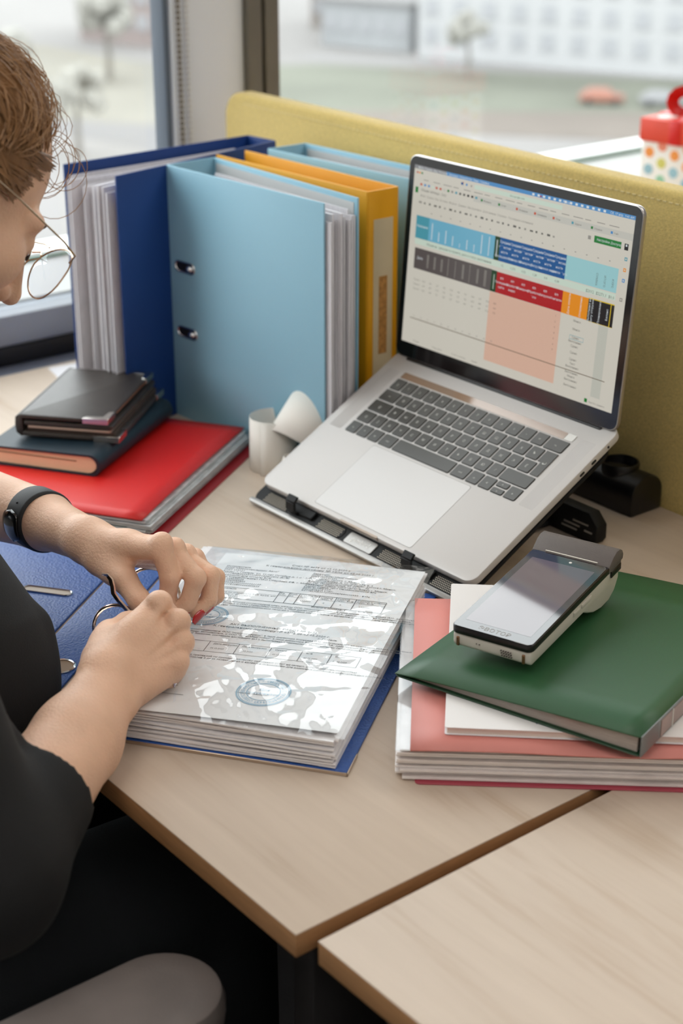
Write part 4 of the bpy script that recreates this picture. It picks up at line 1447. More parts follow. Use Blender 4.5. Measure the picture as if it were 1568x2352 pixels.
for i, s in enumerate(('Перевозка по маршруту RUS 42/24, а/м', 'по маршруту: г. Воронеж', 'КАЗ 02/24 от 30.11.2020')):
    ptext(s, 0.06, 0.284 + i * 0.0125, 0.0036)
ptext('112000', 0.51, 0.296, 0.0036)
ptext('0', 0.62, 0.296, 0.0036)
ptext('0', 0.70, 0.296, 0.0036)
ptext('112000', 0.79, 0.296, 0.0036)
ptext('Всего к оплате: 112000 RUB', 0.58, 0.328, 0.0040)
for i, s in enumerate(('Настоящий счет-протокол согласования цены между ООО "Новомирсервис", в лице директора Корнеева И.Н., действующего', 'на основании Устава, и ООО «ТрансМедГлобал», в лице директора Василевич И.А., действующего на основании устава,', 'с другой стороны, заверенный подписями печатей и главный обеих сторон и является основанием для взаимных расчетов.')):
    ptext(s, 0.055, 0.344 + i * 0.0125, 0.0037, sx=0.93)
prule(0.06, 0.452, 0.27, 0.452, 0.0002)
ptext('АКТ ВЫПОЛНЕННЫХ РАБОТ № 4673', 0.48, 0.490, H1, 'CENTER')
ptext('К генеральному договору № 03/02 от 03.02.2020 г.', 0.48, 0.507, H1, 'CENTER')
ptext('г. Гомель', 0.70, 0.522, 0.0039)
for i, s in enumerate(('Мы, нижеподписавшиеся: ООО "Новомирсервис", в лице директора Корнеева И.Н., действующего на основании Устава, именуемый', 'в дальнейшем Исполнитель, и ООО "ТрансМедГлобал", в лице директора Василевича И.А., действующего на основании Устава,', 'именуемый Заказчик, составили настоящий акт о выполненных перевозках, Исполнителем были оказаны услуги')):
    ptext(s, 0.055, 0.540 + i * 0.0125, 0.0037, sx=0.90)
for uu in (0.055, 0.25, 0.384, 0.53, 0.67, 0.80, 0.93):
    prule(uu, 0.60, uu, 0.66, 0.00025)
prule(0.055, 0.60, 0.93, 0.60, 0.0002)
prule(0.055, 0.66, 0.93, 0.66, 0.0002)
for uu, s in ((0.10, 'Маршрут'), (0.27, 'Дата погрузки'), (0.40, 'Дата выгрузки'), (0.55, 'Сумма'), (0.69, 'RUB'), (0.82, 'Итого')):
    ptext(s, uu, 0.615, 0.0035, sx=0.9)
    ptext('01.12.2020', uu, 0.642, 0.0035, sx=0.8)
for i, s in enumerate(('Стороны взаимных претензий по срокам и качеству оказанных услуг не имеют, услуги оказаны полностью', 'Настоящий акт составлен в двух экземплярах и является основанием для взаимных расчетов и окончательных платежей')):
    ptext(s, 0.055, 0.690 + i * 0.0125, 0.0037, sx=0.92)
for (a, b, v_) in ((0.05, 0.25, 0.86), (0.05, 0.30, 0.905), (0.50, 0.64, 0.862)):
    prule(a, v_, b, v_, 0.00025)
tx_.build('printed_text', mat('print_ink', (66, 68, 72), 0.7), page, smooth=False)
sp = MB()
def stamp(u0, v0, r):
    f = pagefn(0.0004)
    for (rr, w) in ((r, 0.0006), (r * 0.93, 0.0003), (r * 0.62, 0.0004)):
        a = [f(u0 + (rr + w) * math.cos(k_ * math.pi / 24) / PW, v0 - (rr + w) * math.sin(k_ * math.pi / 24) / PHt) for k_ in range(49)]
        b = [f(u0 + (rr - w) * math.cos(k_ * math.pi / 24) / PW, v0 - (rr - w) * math.sin(k_ * math.pi / 24) / PHt) for k_ in range(49)]
        sp.grid([b, a])
    s = 'ОБЩЕСТВО С ОГРАНИЧЕННОЙ ОТВЕТСТВЕННОСТЬЮ * '
    for i, ch in enumerate(s):
        an = -2 * math.pi * i / len(s) + 1.6
        if ch == ' ':
            continue
        vv, ff = text_verts(ch, r * 0.20, 'CENTER')
        sp.add([f(u0 + ((r * 0.70 + p[1]) * math.cos(an) + p[0] * math.sin(an)) / PW, v0 - ((r * 0.70 + p[1]) * math.sin(an) - p[0] * math.cos(an)) / PHt) for p in vv], ff)
    for i, s in enumerate(('Для', 'документов')):
        vv, ff = text_verts(s, r * 0.22, 'CENTER')
        sp.add([f(u0 + p[0] / PW, v0 - (p[1] + r * (0.08 - 0.28 * i)) / PHt) for p in vv], ff)
stamp(0.145, 0.445, 0.0195)
stamp(0.615, 0.845, 0.0225)
sp.build('ink_stamps', mat('stamp_ink', (152, 190, 214), 0.7), page, smooth=False, label='round pale blue ink stamps')
# the clear sleeve over the page: a wrinkled film
def wr(x, y):
    h = 0.0
    for (kx, ky, ph, am) in WAVES:
        s = math.sin(kx * x + ky * y + ph)
        h += am * (1 - abs(s)) ** 2
    for (kx, ky, ph, am) in SWELL:
        h += am * math.sin(kx * x + ky * y + ph + 0.8 * math.sin(60 * x - 40 * y + ph))
    return h + 0.0012
WAVES = []
SWELL = []
rw = random.Random(5)
for i in range(14):
    a = rw.uniform(0, math.pi)
    kq = rw.uniform(30, 130)
    WAVES.append((kq * math.cos(a), kq * math.sin(a), rw.uniform(0, 6.28), 0.030 / kq * rw.uniform(0.4, 1.0)))
for i in range(6):
    a = rw.uniform(0, math.pi)
    kq = rw.uniform(60, 150)
    SWELL.append((kq * math.cos(a), kq * math.sin(a), rw.uniform(0, 6.28), 0.040 / kq * rw.uniform(0.5, 1.0)))
rows = []
NX, NY = 90, 120
for i in range(NY + 1):
    row = []
    for j in range(NX + 1):
        x = -0.222 + 0.226 * j / NX
        y = 0.0 + 0.332 * i / NY - 0.010 * (1 - j / NX)
        edge = min(1.0, min(j, NX - j) / 6.0, min(i, NY - i) / 6.0)
        row.append((x, y, pz(x, y) + 0.0009 + wr(x, y + 0.3 * x * x) * (0.25 + 0.75 * edge)))
    rows.append(row)
FILM = film('wrinkled_film', (0.985, 0.988, 0.99), 1.55, 0.035, 1.7)
MB().grid(rows).build('clear_sleeve', FILM, ob)
for yy in (0.262, 0.182, 0.142, 0.062):
    MB().lathe([(0.0030, 0), (0.0030, 0.0003)], 14, Matrix.Translation((-0.213, yy, pz(-0.213, yy) + 0.0012))).build('punch_hole', mat('hole_grey', (176, 180, 186), 0.6), ob)

# ------------------------------------------------------------------ stack on the right
PINK = mat('pink_plastic', (212, 132, 122), 0.5, bump=(900, 0.06), vary=(6, 0.03))
PINK_D = mat('raspberry_plastic', (168, 62, 78), 0.5, bump=(900, 0.06))
YP = math.radians(48.5)
pk = thing('pink_folder', 'thick pink folder of clear sleeves at the bottom of the right stack', 'folder', (-0.092, 0.190, 0.0), (0, 0, YP))
MB().prism(rrect(-0.002, -0.002, 0.305, 0.262, 0.004, 3), 0.0, 0.0016).build('bottom_cover', PINK_D, pk, bevel=0.0005, seg=1, angle=60)
ss = MB()
z = 0.0022
for i in range(16):
    dx, dy = random.uniform(-0.004, 0.004), random.uniform(-0.003, 0.005)
    ss.box((-0.014 + dx, 0.004 + dy, z), (0.30, 0.262 + dy, z + 0.0015))
    z += 0.0018
ss.build('sleeves', mat('sleeve_white', (236, 228, 224), 0.25, spec=0.6, vary=(60, 0.10), stretch=(1, 1, 50)), pk, stuff=True, smooth=False)
MB().box((-0.018, -0.002, z + 0.0002), (0.305, 0.264, z + 0.0006)).build('outer_sleeve', CLEAR, pk, smooth=False)
top = [[(0.0 - 0.006 + 0.311 * j / 10, -0.004 + 0.268 * i / 8, z + 0.0012 + 0.0010 * math.sin(j * 0.9) * (1 - i / 8.0)) for j in range(11)] for i in range(9)]
o = MB().grid(top).build('top_cover', PINK, pk)
md = o.modifiers.new('thickness', 'SOLIDIFY')
md.thickness = 0.0011
md.offset = 1
ZK = z + 0.0036
ct = thing('catalogue', 'white softcover catalogue between the pink and green folders', 'catalogue', (-0.092, 0.2180, ZK), (0, 0, math.radians(47.0)))
MB().prism(rrect(0, 0, 0.30, 0.262, 0.002, 2), 0.0, 0.0006).build('back_cover', PAPER, ct, bevel=0.0002, seg=1, angle=60)
MB().box((0.002, 0.002, 0.0006), (0.297, 0.260, 0.0062)).build('pages', mat('catalogue_pages', (226, 214, 202), 0.7, vary=(100, 0.06), stretch=(1, 1, 60)), ct, smooth=False)
fc = MB().prism(rrect(0, 0, 0.30, 0.262, 0.002, 2), 0.0062, 0.0069).build('front_cover', mat('catalogue_cover', (230, 226, 224), 0.4, vary=(4, 0.01)), ct, bevel=0.0002, seg=1, angle=60)
tt = MB()
put_text(tt, 'www.', 0.011, 0.071, 0.0105, lambda a, b: (a, b, 0.0071))
put_text(tt, 'Р', 0.008, 0.0640, 0.0215, lambda a, b: (a, b, 0.0071))
tt.build('cover_print', mat('blue_print', (62, 88, 122), 0.6), fc, smooth=False)
ZC = ZK + 0.0071
GRN = mat('green_plastic', (40, 84, 50), 0.42, spec=0.55, bump=(1500, 0.12), vary=(8, 0.04))
GRN_D = mat('green_plastic_edge', (24, 62, 38), 0.42, bump=(1500, 0.12))
YG = math.atan2(0.29, 0.957)
gf = thing('green_folder', 'dark green plastic folder under the card terminal', 'folder', (-0.180, 0.240, ZC), (0, 0, YG))
GW, GL = 0.225, 0.275
TG = 0.0185
MB().prism(rrect(0, 0, GW, GL, 0.003, 3), 0.0, 0.0013).build('bottom_cover', GRN_D, gf, bevel=0.0004, seg=1, angle=60)
def gz(s):
    return 0.0030 + (TG - 0.0030) * s ** 0.75
rows = [[(GW * j / 12, GL * i / 6, gz(j / 12)) for j in range(13)] for i in range(7)]
o = MB().grid(rows).build('top_cover', GRN, gf)
md = o.modifiers.new('thickness', 'SOLIDIFY')
md.thickness = 0.0012
md.offset = -1
nn = 12
pr_ = [(0.018 + (GW - 0.022) * j / nn, 0.0016) for j in range(nn + 1)] + [(0.018 + (GW - 0.022) * (nn - j) / nn, gz((0.018 + (GW - 0.022) * (nn - j) / nn) / GW) - 0.0018) for j in range(nn + 1)]
n = len(pr_)
v = [(p[0], 0.004, p[1]) for p in pr_] + [(p[0], GL - 0.004, p[1]) for p in pr_]
f = [(i, n + i, n + (i + 1) % n, (i + 1) % n) for i in range(n)]
for j in range(nn):
    f.append((j, j + 1, n - 2 - j, n - 1 - j))
    f.append((n + n - 1 - j, n + n - 2 - j, n + j + 1, n + j))
MB().add(v, f).build('sheets', mat('folder_sheets', (166, 154, 146), 0.6, vary=(90, 0.18), stretch=(1, 1, 60)), gf, smooth=False, stuff=True)
MB().box((GW, 0.0, 0.0), (GW + 0.0012, GL, TG)).build('spine', mat('grey_spine', (112, 116, 116), 0.2, spec=0.6), gf, bevel=0.0005)
sl_ = MB().box((GW + 0.0012, 0.035, 0.002), (GW + 0.0018, GL - 0.02, TG - 0.002)).build('spine_label', mat('spine_card', (150, 128, 122), 0.35, vary=(50, 0.1)), gf, smooth=False)
MB().box((GW + 0.0018, 0.055, 0.001), (GW + 0.0022, 0.0565, TG - 0.001)).build('pocket_seam', mat('seam', (206, 206, 200), 0.3), sl_, smooth=False)
# black pouch behind the green folder
bp_ = thing('flat_case', 'flat black case lying on the desk behind the green folder', 'case', (-0.190, 0.640, 0.0), (0, 0, 0.25))
MB().prism(rrect(0, -0.01, 0.16, 0.06, 0.012, 5), 0.0, 0.010).build('body', STB, bp_, bevel=0.003, angle=60)
MB().box((0.004, -0.0105, 0.0048), (0.155, -0.0098, 0.0056)).build('seam', STM, bp_, smooth=False)

# ------------------------------------------------------------------ card terminal
TWH = mat('terminal_white', (206, 200, 190), 0.42, vary=(20, 0.02), bump=(1500, 0.04))
TBK = mat('terminal_black', (20, 16, 18), 0.3, vary=(20, 0.1))
TGR = mat('terminal_grey', (96, 88, 84), 0.62, bump=(900, 0.2), vary=(60, 0.08))
tm = thing('card_terminal', 'white and black handheld card payment terminal on the green folder', 'payment terminal', (-0.1619, 0.2869, 0.0835), (0.07, 0, math.radians(19.2)))
TW_, TL_ = 0.0750, 0.1480
MB().prism(rrect(-0.0008, -0.0008, TW_, TL_ + 0.030, 0.006, 5), -0.0075, -0.0006).build('upper_rim', TBK, tm, bevel=0.0012, angle=60)
MB().prism(rrect(0.0, 0.0, TW_ - 0.0008, TL_ + 0.004, 0.005, 5), -0.0006, 0.0).build('glass_front', mat('terminal_glass', (26, 14, 20), 0.05, spec=0.8, coat=0.6), tm, bevel=0.0003, seg=1, angle=60)
MB().prism([(0.0065, 0.0125), (TW_ - 0.0075, 0.0125), (TW_ - 0.0075, TL_ - 0.010), (0.0065, TL_ - 0.010)], 0.0, 0.00008).build('display', mat('terminal_display', (90, 74, 80), 0.05, spec=0.8, coat=0.6), tm, smooth=False)
tb = MB()
put_text(tb, 'ЭВОТОР', 0.0072, TW_ / 2 - 0.0003, 0.0038, lambda a, b: (a, b, 0.00012), 'CENTER')
tb.build('brand_print', mat('brand_grey', (168, 164, 160), 0.5), tm, smooth=False)
MB().ball((TW_ * 0.55, TL_ - 0.004, 0.0), (0.0015, 0.0015, 0.0004)).build('camera_lens', mat('lens_white', (236, 232, 226), 0.2), tm)
# white lower shell: side outline drawn in y,z and given width
prof = [(0.0005, -0.0075), (0.0, -0.018), (0.003, -0.021), (0.104, -0.0225), (0.114, -0.028), (0.126, -0.0335), (0.142, -0.0370), (0.158, -0.0370), (0.170, -0.032), (0.178, -0.022), (0.178, -0.0075)]
n = len(prof)
sh_ = MB()
sh_.add([(0.0006, p[0], p[1]) for p in prof] + [(TW_ - 0.0014, p[0], p[1]) for p in prof], [tuple(range(n)), tuple(reversed(range(n, 2 * n)))] + [(i, n + i, n + (i + 1) % n, (i + 1) % n) for i in range(n)])
sh_.build('lower_shell', TWH, tm, bevel=0.0035, seg=3, angle=28)
pr2 = [(TL_ + 0.004, -0.0006), (TL_ + 0.008, 0.0020), (TL_ + 0.014, 0.0060), (TL_ + 0.021, 0.0082), (TL_ + 0.028, 0.0074), (TL_ + 0.033, 0.0040), (TL_ + 0.0355, -0.0005), (TL_ + 0.0345, -0.0050), (TL_ + 0.0310, -0.0055), (TL_ + 0.0310, -0.0075), (TL_ + 0.004, -0.0075)]
n = len(pr2)
hc = MB()
hc.add([(-0.001, p[0], p[1]) for p in pr2] + [(TW_ + 0.0002, p[0], p[1]) for p in pr2], [tuple(range(n)), tuple(reversed(range(n, 2 * n)))] + [(i, n + i, n + (i + 1) % n, (i + 1) % n) for i in range(n)])
hcov = hc.build('printer_cover', TGR, tm, bevel=0.0018, seg=2, angle=28)
tr_ = MB()
tr_.box((0.012, TL_ + 0.0050, 0.0003), (TW_ - 0.012, TL_ + 0.0060, 0.0012))
for i in range(34):
    x = 0.0122 + i * (TW_ - 0.0245) / 34
    tr_.add([(x, TL_ + 0.0050, 0.0012), (x + 0.0014, TL_ + 0.0050, 0.0012), (x + 0.0007, TL_ + 0.0042, 0.0014), (x + 0.0007, TL_ + 0.0056, 0.0012)], [(0, 1, 2), (0, 2, 3), (1, 3, 2), (0, 3, 1)])
tr_.build('tear_bar', mat('tear_bar', (226, 220, 208), 0.4), hcov, smooth=False)
MB().box((TW_ - 0.0010, TL_ + 0.010, -0.014), (TW_ + 0.0004, TL_ + 0.031, -0.0072)).build('side_latch', TBK, tm, bevel=0.0008)
dts = MB()
for i in range(3):
    for j in range(5):
        dts.box((0.046 + j * 0.0022 + 0.0005 * i, -0.0012, -0.0125 - i * 0.0021), (0.0472 + j * 0.0022 + 0.0005 * i, 0.0010, -0.0117 - i * 0.0021))
dts.build('speaker_holes', TGR, tm, smooth=False)
for hx in (0.0235, 0.0262):
    MB().lathe([(0.0006, 0), (0.0006, 0.0004)], 8, Matrix.Translation((hx, -0.0002, -0.0126)) @ Matrix.Rotation(math.pi / 2, 4, 'X')).build('microphone_hole', TGR, tm)
for hx in (0.0045, TW_ - 0.0090):
    MB().box((hx, -0.0010, -0.0190), (hx + 0.0026, 0.0006, -0.0105)).build('charging_contact', mat('contact', (150, 110, 80), 0.3, metal=0.8), tm, bevel=0.0003, seg=1)
for (a, b) in ((0.082, 0.094), (0.098, 0.118)):
    MB().box((TW_ - 0.0018, a, -0.0150), (TW_ - 0.0004, b, -0.0110)).build('side_button', TWH, tm, bevel=0.0008)

# ------------------------------------------------------------------ gift box behind the divider
gb = thing('gift_box', 'white gift box with coloured dots, red lid and red bow behind the divider', 'gift box', (-0.972, 1.532, 0.0), (0, 0, math.radians(8)))
bw = 0.062
MB().box((-bw, -bw, 0), (bw, bw, 0.232)).build('box', mat('gift_white', (232, 228, 222), 0.55), gb, bevel=0.001)
MB().box((-bw - 0.004, -bw - 0.004, 0.222), (bw + 0.004, bw + 0.004, 0.258)).build('lid', mat('gift_red', (214, 62, 34), 0.5, vary=(20, 0.05)), gb, bevel=0.002)
DC = [mat('dot_%d' % i, c, 0.6) for i, c in enumerate(((228, 172, 92), (226, 136, 110), (150, 200, 170), (150, 190, 205), (210, 205, 110), (238, 150, 70)))]
rd = random.Random(3)
for face in range(4):
    Mx = Matrix.Rotation(face * math.pi / 2, 4, 'Z') @ Matrix.Translation((0, -bw, 0)) @ Matrix.Rotation(math.pi / 2, 4, 'X')
    for i in range(5):
        for j in range(8):
            MB().lathe([(0.0085, 0), (0.0085, 0.0004)], 14, Mx @ Matrix.Translation((-0.047 + i * 0.0235, 0.016 + j * 0.027 + (0.012 if i % 2 else 0), 0))).build('dot', DC[rd.randrange(6)], gb)
WD = mat('lid_dot', (236, 228, 222), 0.5)
for (x, y) in ((-0.035, -0.035), (0.035, -0.038), (-0.038, 0.035), (0.036, 0.036)):
    MB().lathe([(0.016, 0.2582), (0.016, 0.2586)], 16, Matrix.Translation((x, y, 0))).build('lid_dot', WD, gb)
BOW = mat('bow_red', (206, 24, 16), 0.35)
MB().box((-0.011, -bw - 0.0046, 0.2215), (0.011, bw + 0.0046, 0.2592)).box((-bw - 0.0046, -0.011, 0.2215), (bw + 0.0046, 0.011, 0.2592)).build('ribbon', BOW, gb, bevel=0.0005)
for a in (0.4, 1.9, 3.5, 5.0):
    lp = MB()
    d = Vector((math.cos(a), math.sin(a), 0))
    pts = [d * (0.022 + 0.022 * -math.cos(q_)) + Vector((0, 0, 0.261 + 0.018 + 0.018 * math.sin(q_))) for q_ in [2 * math.pi * i / 14 for i in range(14)]]
    lp.tube(pts, 0.003, 6, closed=True, flat=(0.011, 0.0012))
    lp.build('bow_loop', BOW, gb)

# ------------------------------------------------------------------ the person
SKIN = mat('skin', (226, 184, 156), 0.5, spec=0.35, sss=0.10, bump=(420, 0.30), vary=(28, 0.07))
SHIRT = mat('black_cloth', (8, 8, 10), 0.85, bump=(700, 0.25))
HAIR = mat('brown_hair', (138, 102, 68), 0.5, spec=0.4, bump=(160, 0.7), vary=(60, 0.25), stretch=(1, 1, 0.25))
NAIL = mat('red_nail', (178, 14, 20), 0.15, coat=0.8)
LH = dict(fore0=(-0.7265, 0.0676, 0.0845), fore1=(-0.5553, 0.1132, 0.0916), wr=(-0.4749, 0.1243, 0.0927), iM=(-0.3885, 0.1431, 0.1141), iP=(-0.3815, 0.1480, 0.0872), iD=(-0.3854, 0.1463, 0.0628), iT=(-0.3877, 0.1431, 0.0524), mM=(-0.3954, 0.1607, 0.1015), mP=(-0.3680, 0.1662, 0.0842), mD=(-0.3715, 0.1589, 0.0609), mT=(-0.3749, 0.1524, 0.0528), rM=(-0.4028, 0.1770, 0.0880), rP=(-0.3740, 0.1855, 0.0790), rD=(-0.3690, 0.1800, 0.0592), rT=(-0.3700, 0.1663, 0.0487), pM=(-0.4120, 0.1920, 0.0758), pP=(-0.3880, 0.2010, 0.0672), pD=(-0.3800, 0.1960, 0.0525), pT=(-0.3798, 0.1836, 0.0459), tC=(-0.4463, 0.1176, 0.0893), tM=(-0.4105, 0.1174, 0.0819), tI=(-0.3884, 0.1188, 0.0693), tT=(-0.3759, 0.1229, 0.0626))
RH = dict(elb=(-0.1732, -0.1493, 0.0184), f1=(-0.2619, -0.0192, 0.0380), wr=(-0.2977, 0.0367, 0.0569), iM=(-0.3173, 0.0953, 0.1004), mM=(-0.3007, 0.1021, 0.0878), rM=(-0.2916, 0.0994, 0.0726), pM=(-0.2853, 0.0899, 0.0604), iP=(-0.3323, 0.1138, 0.0787), mP=(-0.3192, 0.1157, 0.0654), rP=(-0.3093, 0.1077, 0.0512), pP=(-0.3006, 0.0971, 0.0405), iT=(-0.3516, 0.1102, 0.0708), mT=(-0.3410, 0.1139, 0.0570), rT=(-0.3308, 0.1045, 0.0452), pT=(-0.2888, 0.0852, 0.0423), tC=(-0.3211, 0.0420, 0.0641), tM=(-0.3477, 0.0650, 0.0697), tI=(-0.3597, 0.0886, 0.0672), tT=(-0.3600, 0.1065, 0.0682))
LH = {k: np.array(v) for k, v in LH.items()}
RH = {k: np.array(v) for k, v in RH.items()}
def unit(v):
    v = np.array(v, float)
    return v / np.linalg.norm(v)

# left arm and hand
s = SDF()
ax_ = unit(LH['wr'] - LH['fore1'])
acr = unit(LH['pM'] - LH['iM'])
acr = unit(acr - ax_ * (acr @ ax_))
nrm = unit(np.cross(ax_, acr))
if nrm[2] < 0:
    nrm = -nrm
s.cone((-0.690, -0.060, 0.165), LH['fore0'], 0.046, 0.042, 0.02)
s.cone(LH['fore0'], LH['fore1'], 0.041, 0.0255, 0.02)
for k_ in (-1, 1):
    s.cone(LH['fore0'] + acr * 0.008 * k_, LH['fore1'] + acr * 0.0055 * k_, 0.034, 0.0235, 0.012)
    s.cone(LH['fore1'] + acr * 0.0055 * k_, LH['wr'] + acr * 0.0075 * k_, 0.0235, 0.0185, 0.012)
wrL = LH['wr']
for f_, off, r0 in (('i', -0.011, 0.0155), ('m', -0.003, 0.0155), ('r', 0.005, 0.0145), ('p', 0.012, 0.013)):
    s.cone(wrL + acr * off, LH[f_ + 'M'] - nrm * 0.003, r0, 0.0102, 0.010)
s.cone(wrL - acr * 0.010, LH['tC'], 0.0170, 0.0160, 0.014)
s.cone(LH['tC'], LH['tM'], 0.0155, 0.0118, 0.008)
s.cone(LH['tM'], LH['tI'], 0.0112, 0.0098, 0.004)
s.cone(LH['tI'], LH['tT'], 0.0098, 0.0072, 0.004)
s.cone(LH['tC'] * 0.45 + LH['tM'] * 0.55, LH['iM'] * 0.55 + wrL * 0.45, 0.0095, 0.0115, 0.012)
for f_, rr in (('i', (0.0104, 0.0090, 0.0082, 0.0066)), ('m', (0.0100, 0.0086, 0.0080, 0.0066)), ('r', (0.0094, 0.0082, 0.0076, 0.0062)), ('p', (0.0086, 0.0074, 0.0066, 0.0055))):
    P = [LH[f_ + q] for q in 'MPDT']
    s.chain(P, rr, 0.0016)
    s.ball(P[0] + nrm * 0.0035, 0.0102, 0.004)
    s.ball(P[1], rr[1] * 1.06, 0.003)
    # extensor tendon on the back of the hand
    s.cone(P[0] + nrm * 0.0085, wrL * 0.55 + P[0] * 0.45 + nrm * 0.0075, 0.0022, 0.0012, 0.006)
armL = s.mesh(0.0019)

# right arm and hand
s = SDF()
ax_ = unit(RH['wr'] - RH['f1'])
acrR = unit(RH['pM'] - RH['iM'])
acrR = unit(acrR - ax_ * (acrR @ ax_))
nrR = unit(np.cross(ax_, acrR))
if nrR @ np.array(CAM - Vector(RH['mM'].tolist())) < 0:
    nrR = -nrR
SHO = np.array((-0.335, -0.165, 0.235))
s.cone(SHO, RH['elb'], 0.050, 0.042, 0.02)
s.cone(RH['elb'], RH['f1'], 0.042, 0.030, 0.02)
for k_ in (-1, 1):
    s.cone(RH['elb'] + acrR * 0.006 * k_, RH['f1'] + acrR * 0.007 * k_, 0.037, 0.0275, 0.012)
    s.cone(RH['f1'] + acrR * 0.007 * k_, RH['wr'] + acrR * 0.0075 * k_, 0.0275, 0.0190, 0.014)
wrR = RH['wr']
for f_, off, r0 in (('i', -0.012, 0.0165), ('m', -0.004, 0.0165), ('r', 0.005, 0.0160), ('p', 0.012, 0.0155)):
    s.cone(wrR + acrR * off, RH[f_ + 'M'] - nrR * 0.006, r0, 0.0098, 0.009)
# palm body and heel of the hand
s.cone(wrR + acrR * 0.012 - nrR * 0.006, RH['pM'] - nrR * 0.010 + acrR * 0.002, 0.0175, 0.0120, 0.014)
s.cone(wrR - acrR * 0.010, RH['tC'], 0.0165, 0.0160, 0.014)
s.cone(RH['tC'], RH['tM'], 0.0160, 0.0122, 0.010)
s.cone(RH['tM'], RH['tI'], 0.0112, 0.0098, 0.004)
s.cone(RH['tI'], RH['tT'], 0.0098, 0.0075, 0.004)
s.cone(RH['tC'] * 0.4 + RH['tM'] * 0.6, RH['iM'] * 0.6 + wrR * 0.4, 0.0120, 0.0120, 0.014)
# bone at the outer wrist
s.ball(wrR + acrR * 0.016 + nrR * 0.010 - ax_ * 0.016, 0.0085, 0.012)
for f_, rr in (('i', (0.0112, 0.0094, 0.0070)), ('m', (0.0112, 0.0095, 0.0072)), ('r', (0.0106, 0.0090, 0.0068)), ('p', (0.0098, 0.0080, 0.0058))):
    P = [RH[f_ + q] for q in 'MPT']
    s.chain(P, rr, 0.0016)
    s.ball(P[0] + nrR * 0.0022 + ax_ * 0.001, 0.0098, 0.004)
    s.cone(P[0] + nrR * 0.0088, wrR * 0.65 + P[0] * 0.35 + nrR * 0.0105, 0.0026, 0.0014, 0.005)
armR = s.mesh(0.0019)

# head in its own frame: x to her right, y forward, z up (metres)
HC = Vector((-0.458, -0.005, 0.447))
HTH = math.radians(42)
HM = Matrix(((1, 0, 0), (0, math.cos(HTH), math.sin(HTH)), (0, -math.sin(HTH), math.cos(HTH)))).to_4x4()
HM.translation = HC
def cm(*q):
    return np.array(q) * 0.01
hd = SDF()
hd.ball(cm(0, -1.0, 3.2), cm(7.2, 9.0, 7.6), 0.01)
hd.ball(cm(0, 3.4, -2.6), cm(6.0, 6.0, 7.4), 0.015)
hd.cone(cm(-1.6, 3.5, -6.5), cm(-0.6, 7.0, -8.8), 0.036, 0.020, 0.015)
hd.cone(cm(1.6, 3.5, -6.5), cm(0.6, 7.0, -8.8), 0.036, 0.020, 0.015)
hd.ball(cm(0, 8.3, -9.0), 0.015, 0.012)
for k_ in (-1, 1):
    hd.ball(cm(4.1 * k_, 5.6, -2.4), 0.024, 0.015)
    hd.cone(cm(0.6 * k_, 8.7, 1.5), cm(4.6 * k_, 6.9, 1.6), 0.010, 0.008, 0.010)
    hd.ball(cm(3.2 * k_, 9.6, -0.2), 0.014, 0.010, 'sub')
    hd.ball(cm(3.2 * k_, 7.3, -0.2), 0.0135, 0.004)
    hd.ball(cm(1.15 * k_, 9.7, -4.1), 0.0080, 0.005)
    hd.ball(cm(7.2 * k_, -0.6, -0.4), cm(0.8, 1.7, 3.0), 0.004)
hd.cone(cm(0, 8.9, 0.6), cm(0, 11.0, -3.5), 0.0075, 0.0092, 0.008)
hd.ball(cm(0, 11.2, -3.8), 0.0080, 0.005)
hd.cone(cm(-1.9, 8.4, -6.1), cm(1.9, 8.4, -6.1), 0.004, 0.004, 0.006)
hd.ball(cm(0, 8.9, -5.9), cm(1.8, 0.8, 0.55), 0.004)
hd.ball(cm(0, 8.8, -6.9), cm(1.7, 0.8, 0.6), 0.004)
iH = HM.inverted()
nb0 = np.array(iH @ Vector((-0.490, -0.135, 0.275)))
hd.cone(cm(0, -2.0, -5.0), nb0, 0.054, 0.058, 0.02)
hv, hf = hd.mesh(0.0026)
Hm3 = np.array([[HM[r][c] for c in range(3)] for r in range(3)])
headm = (hv @ Hm3.T + np.array(HC), hf)
# trunk (under the clothes) and legs
tr = SDF()
tr.cone((-0.505, -0.130, 0.265), (-0.48, -0.13, 0.03), 0.085, 0.085, 0.03)
tr.cone((-0.66, -0.165, 0.225), (-0.345, -0.165, 0.225), 0.045, 0.045, 0.03)
tr.cone((-0.47, -0.14, 0.03), (-0.46, -0.27, -0.20), 0.09, 0.12, 0.03)
for x_ in (-0.56, -0.36):
    tr.cone((x_, -0.24, -0.22), (x_, 0.16, -0.215), 0.072, 0.055, 0.03)
    tr.cone((x_, 0.16, -0.215), (x_, 0.18, -0.64), 0.050, 0.034, 0.02)
    tr.cone((x_, 0.17, -0.690), (x_, 0.30, -0.710), 0.032, 0.026, 0.02)
trunk = tr.mesh(0.008)
person = np_object('person', [armL, armR, headm, trunk], SKIN)
tag(person, 'person in black with glasses pushed low, leaning over the open blue file', 'person')

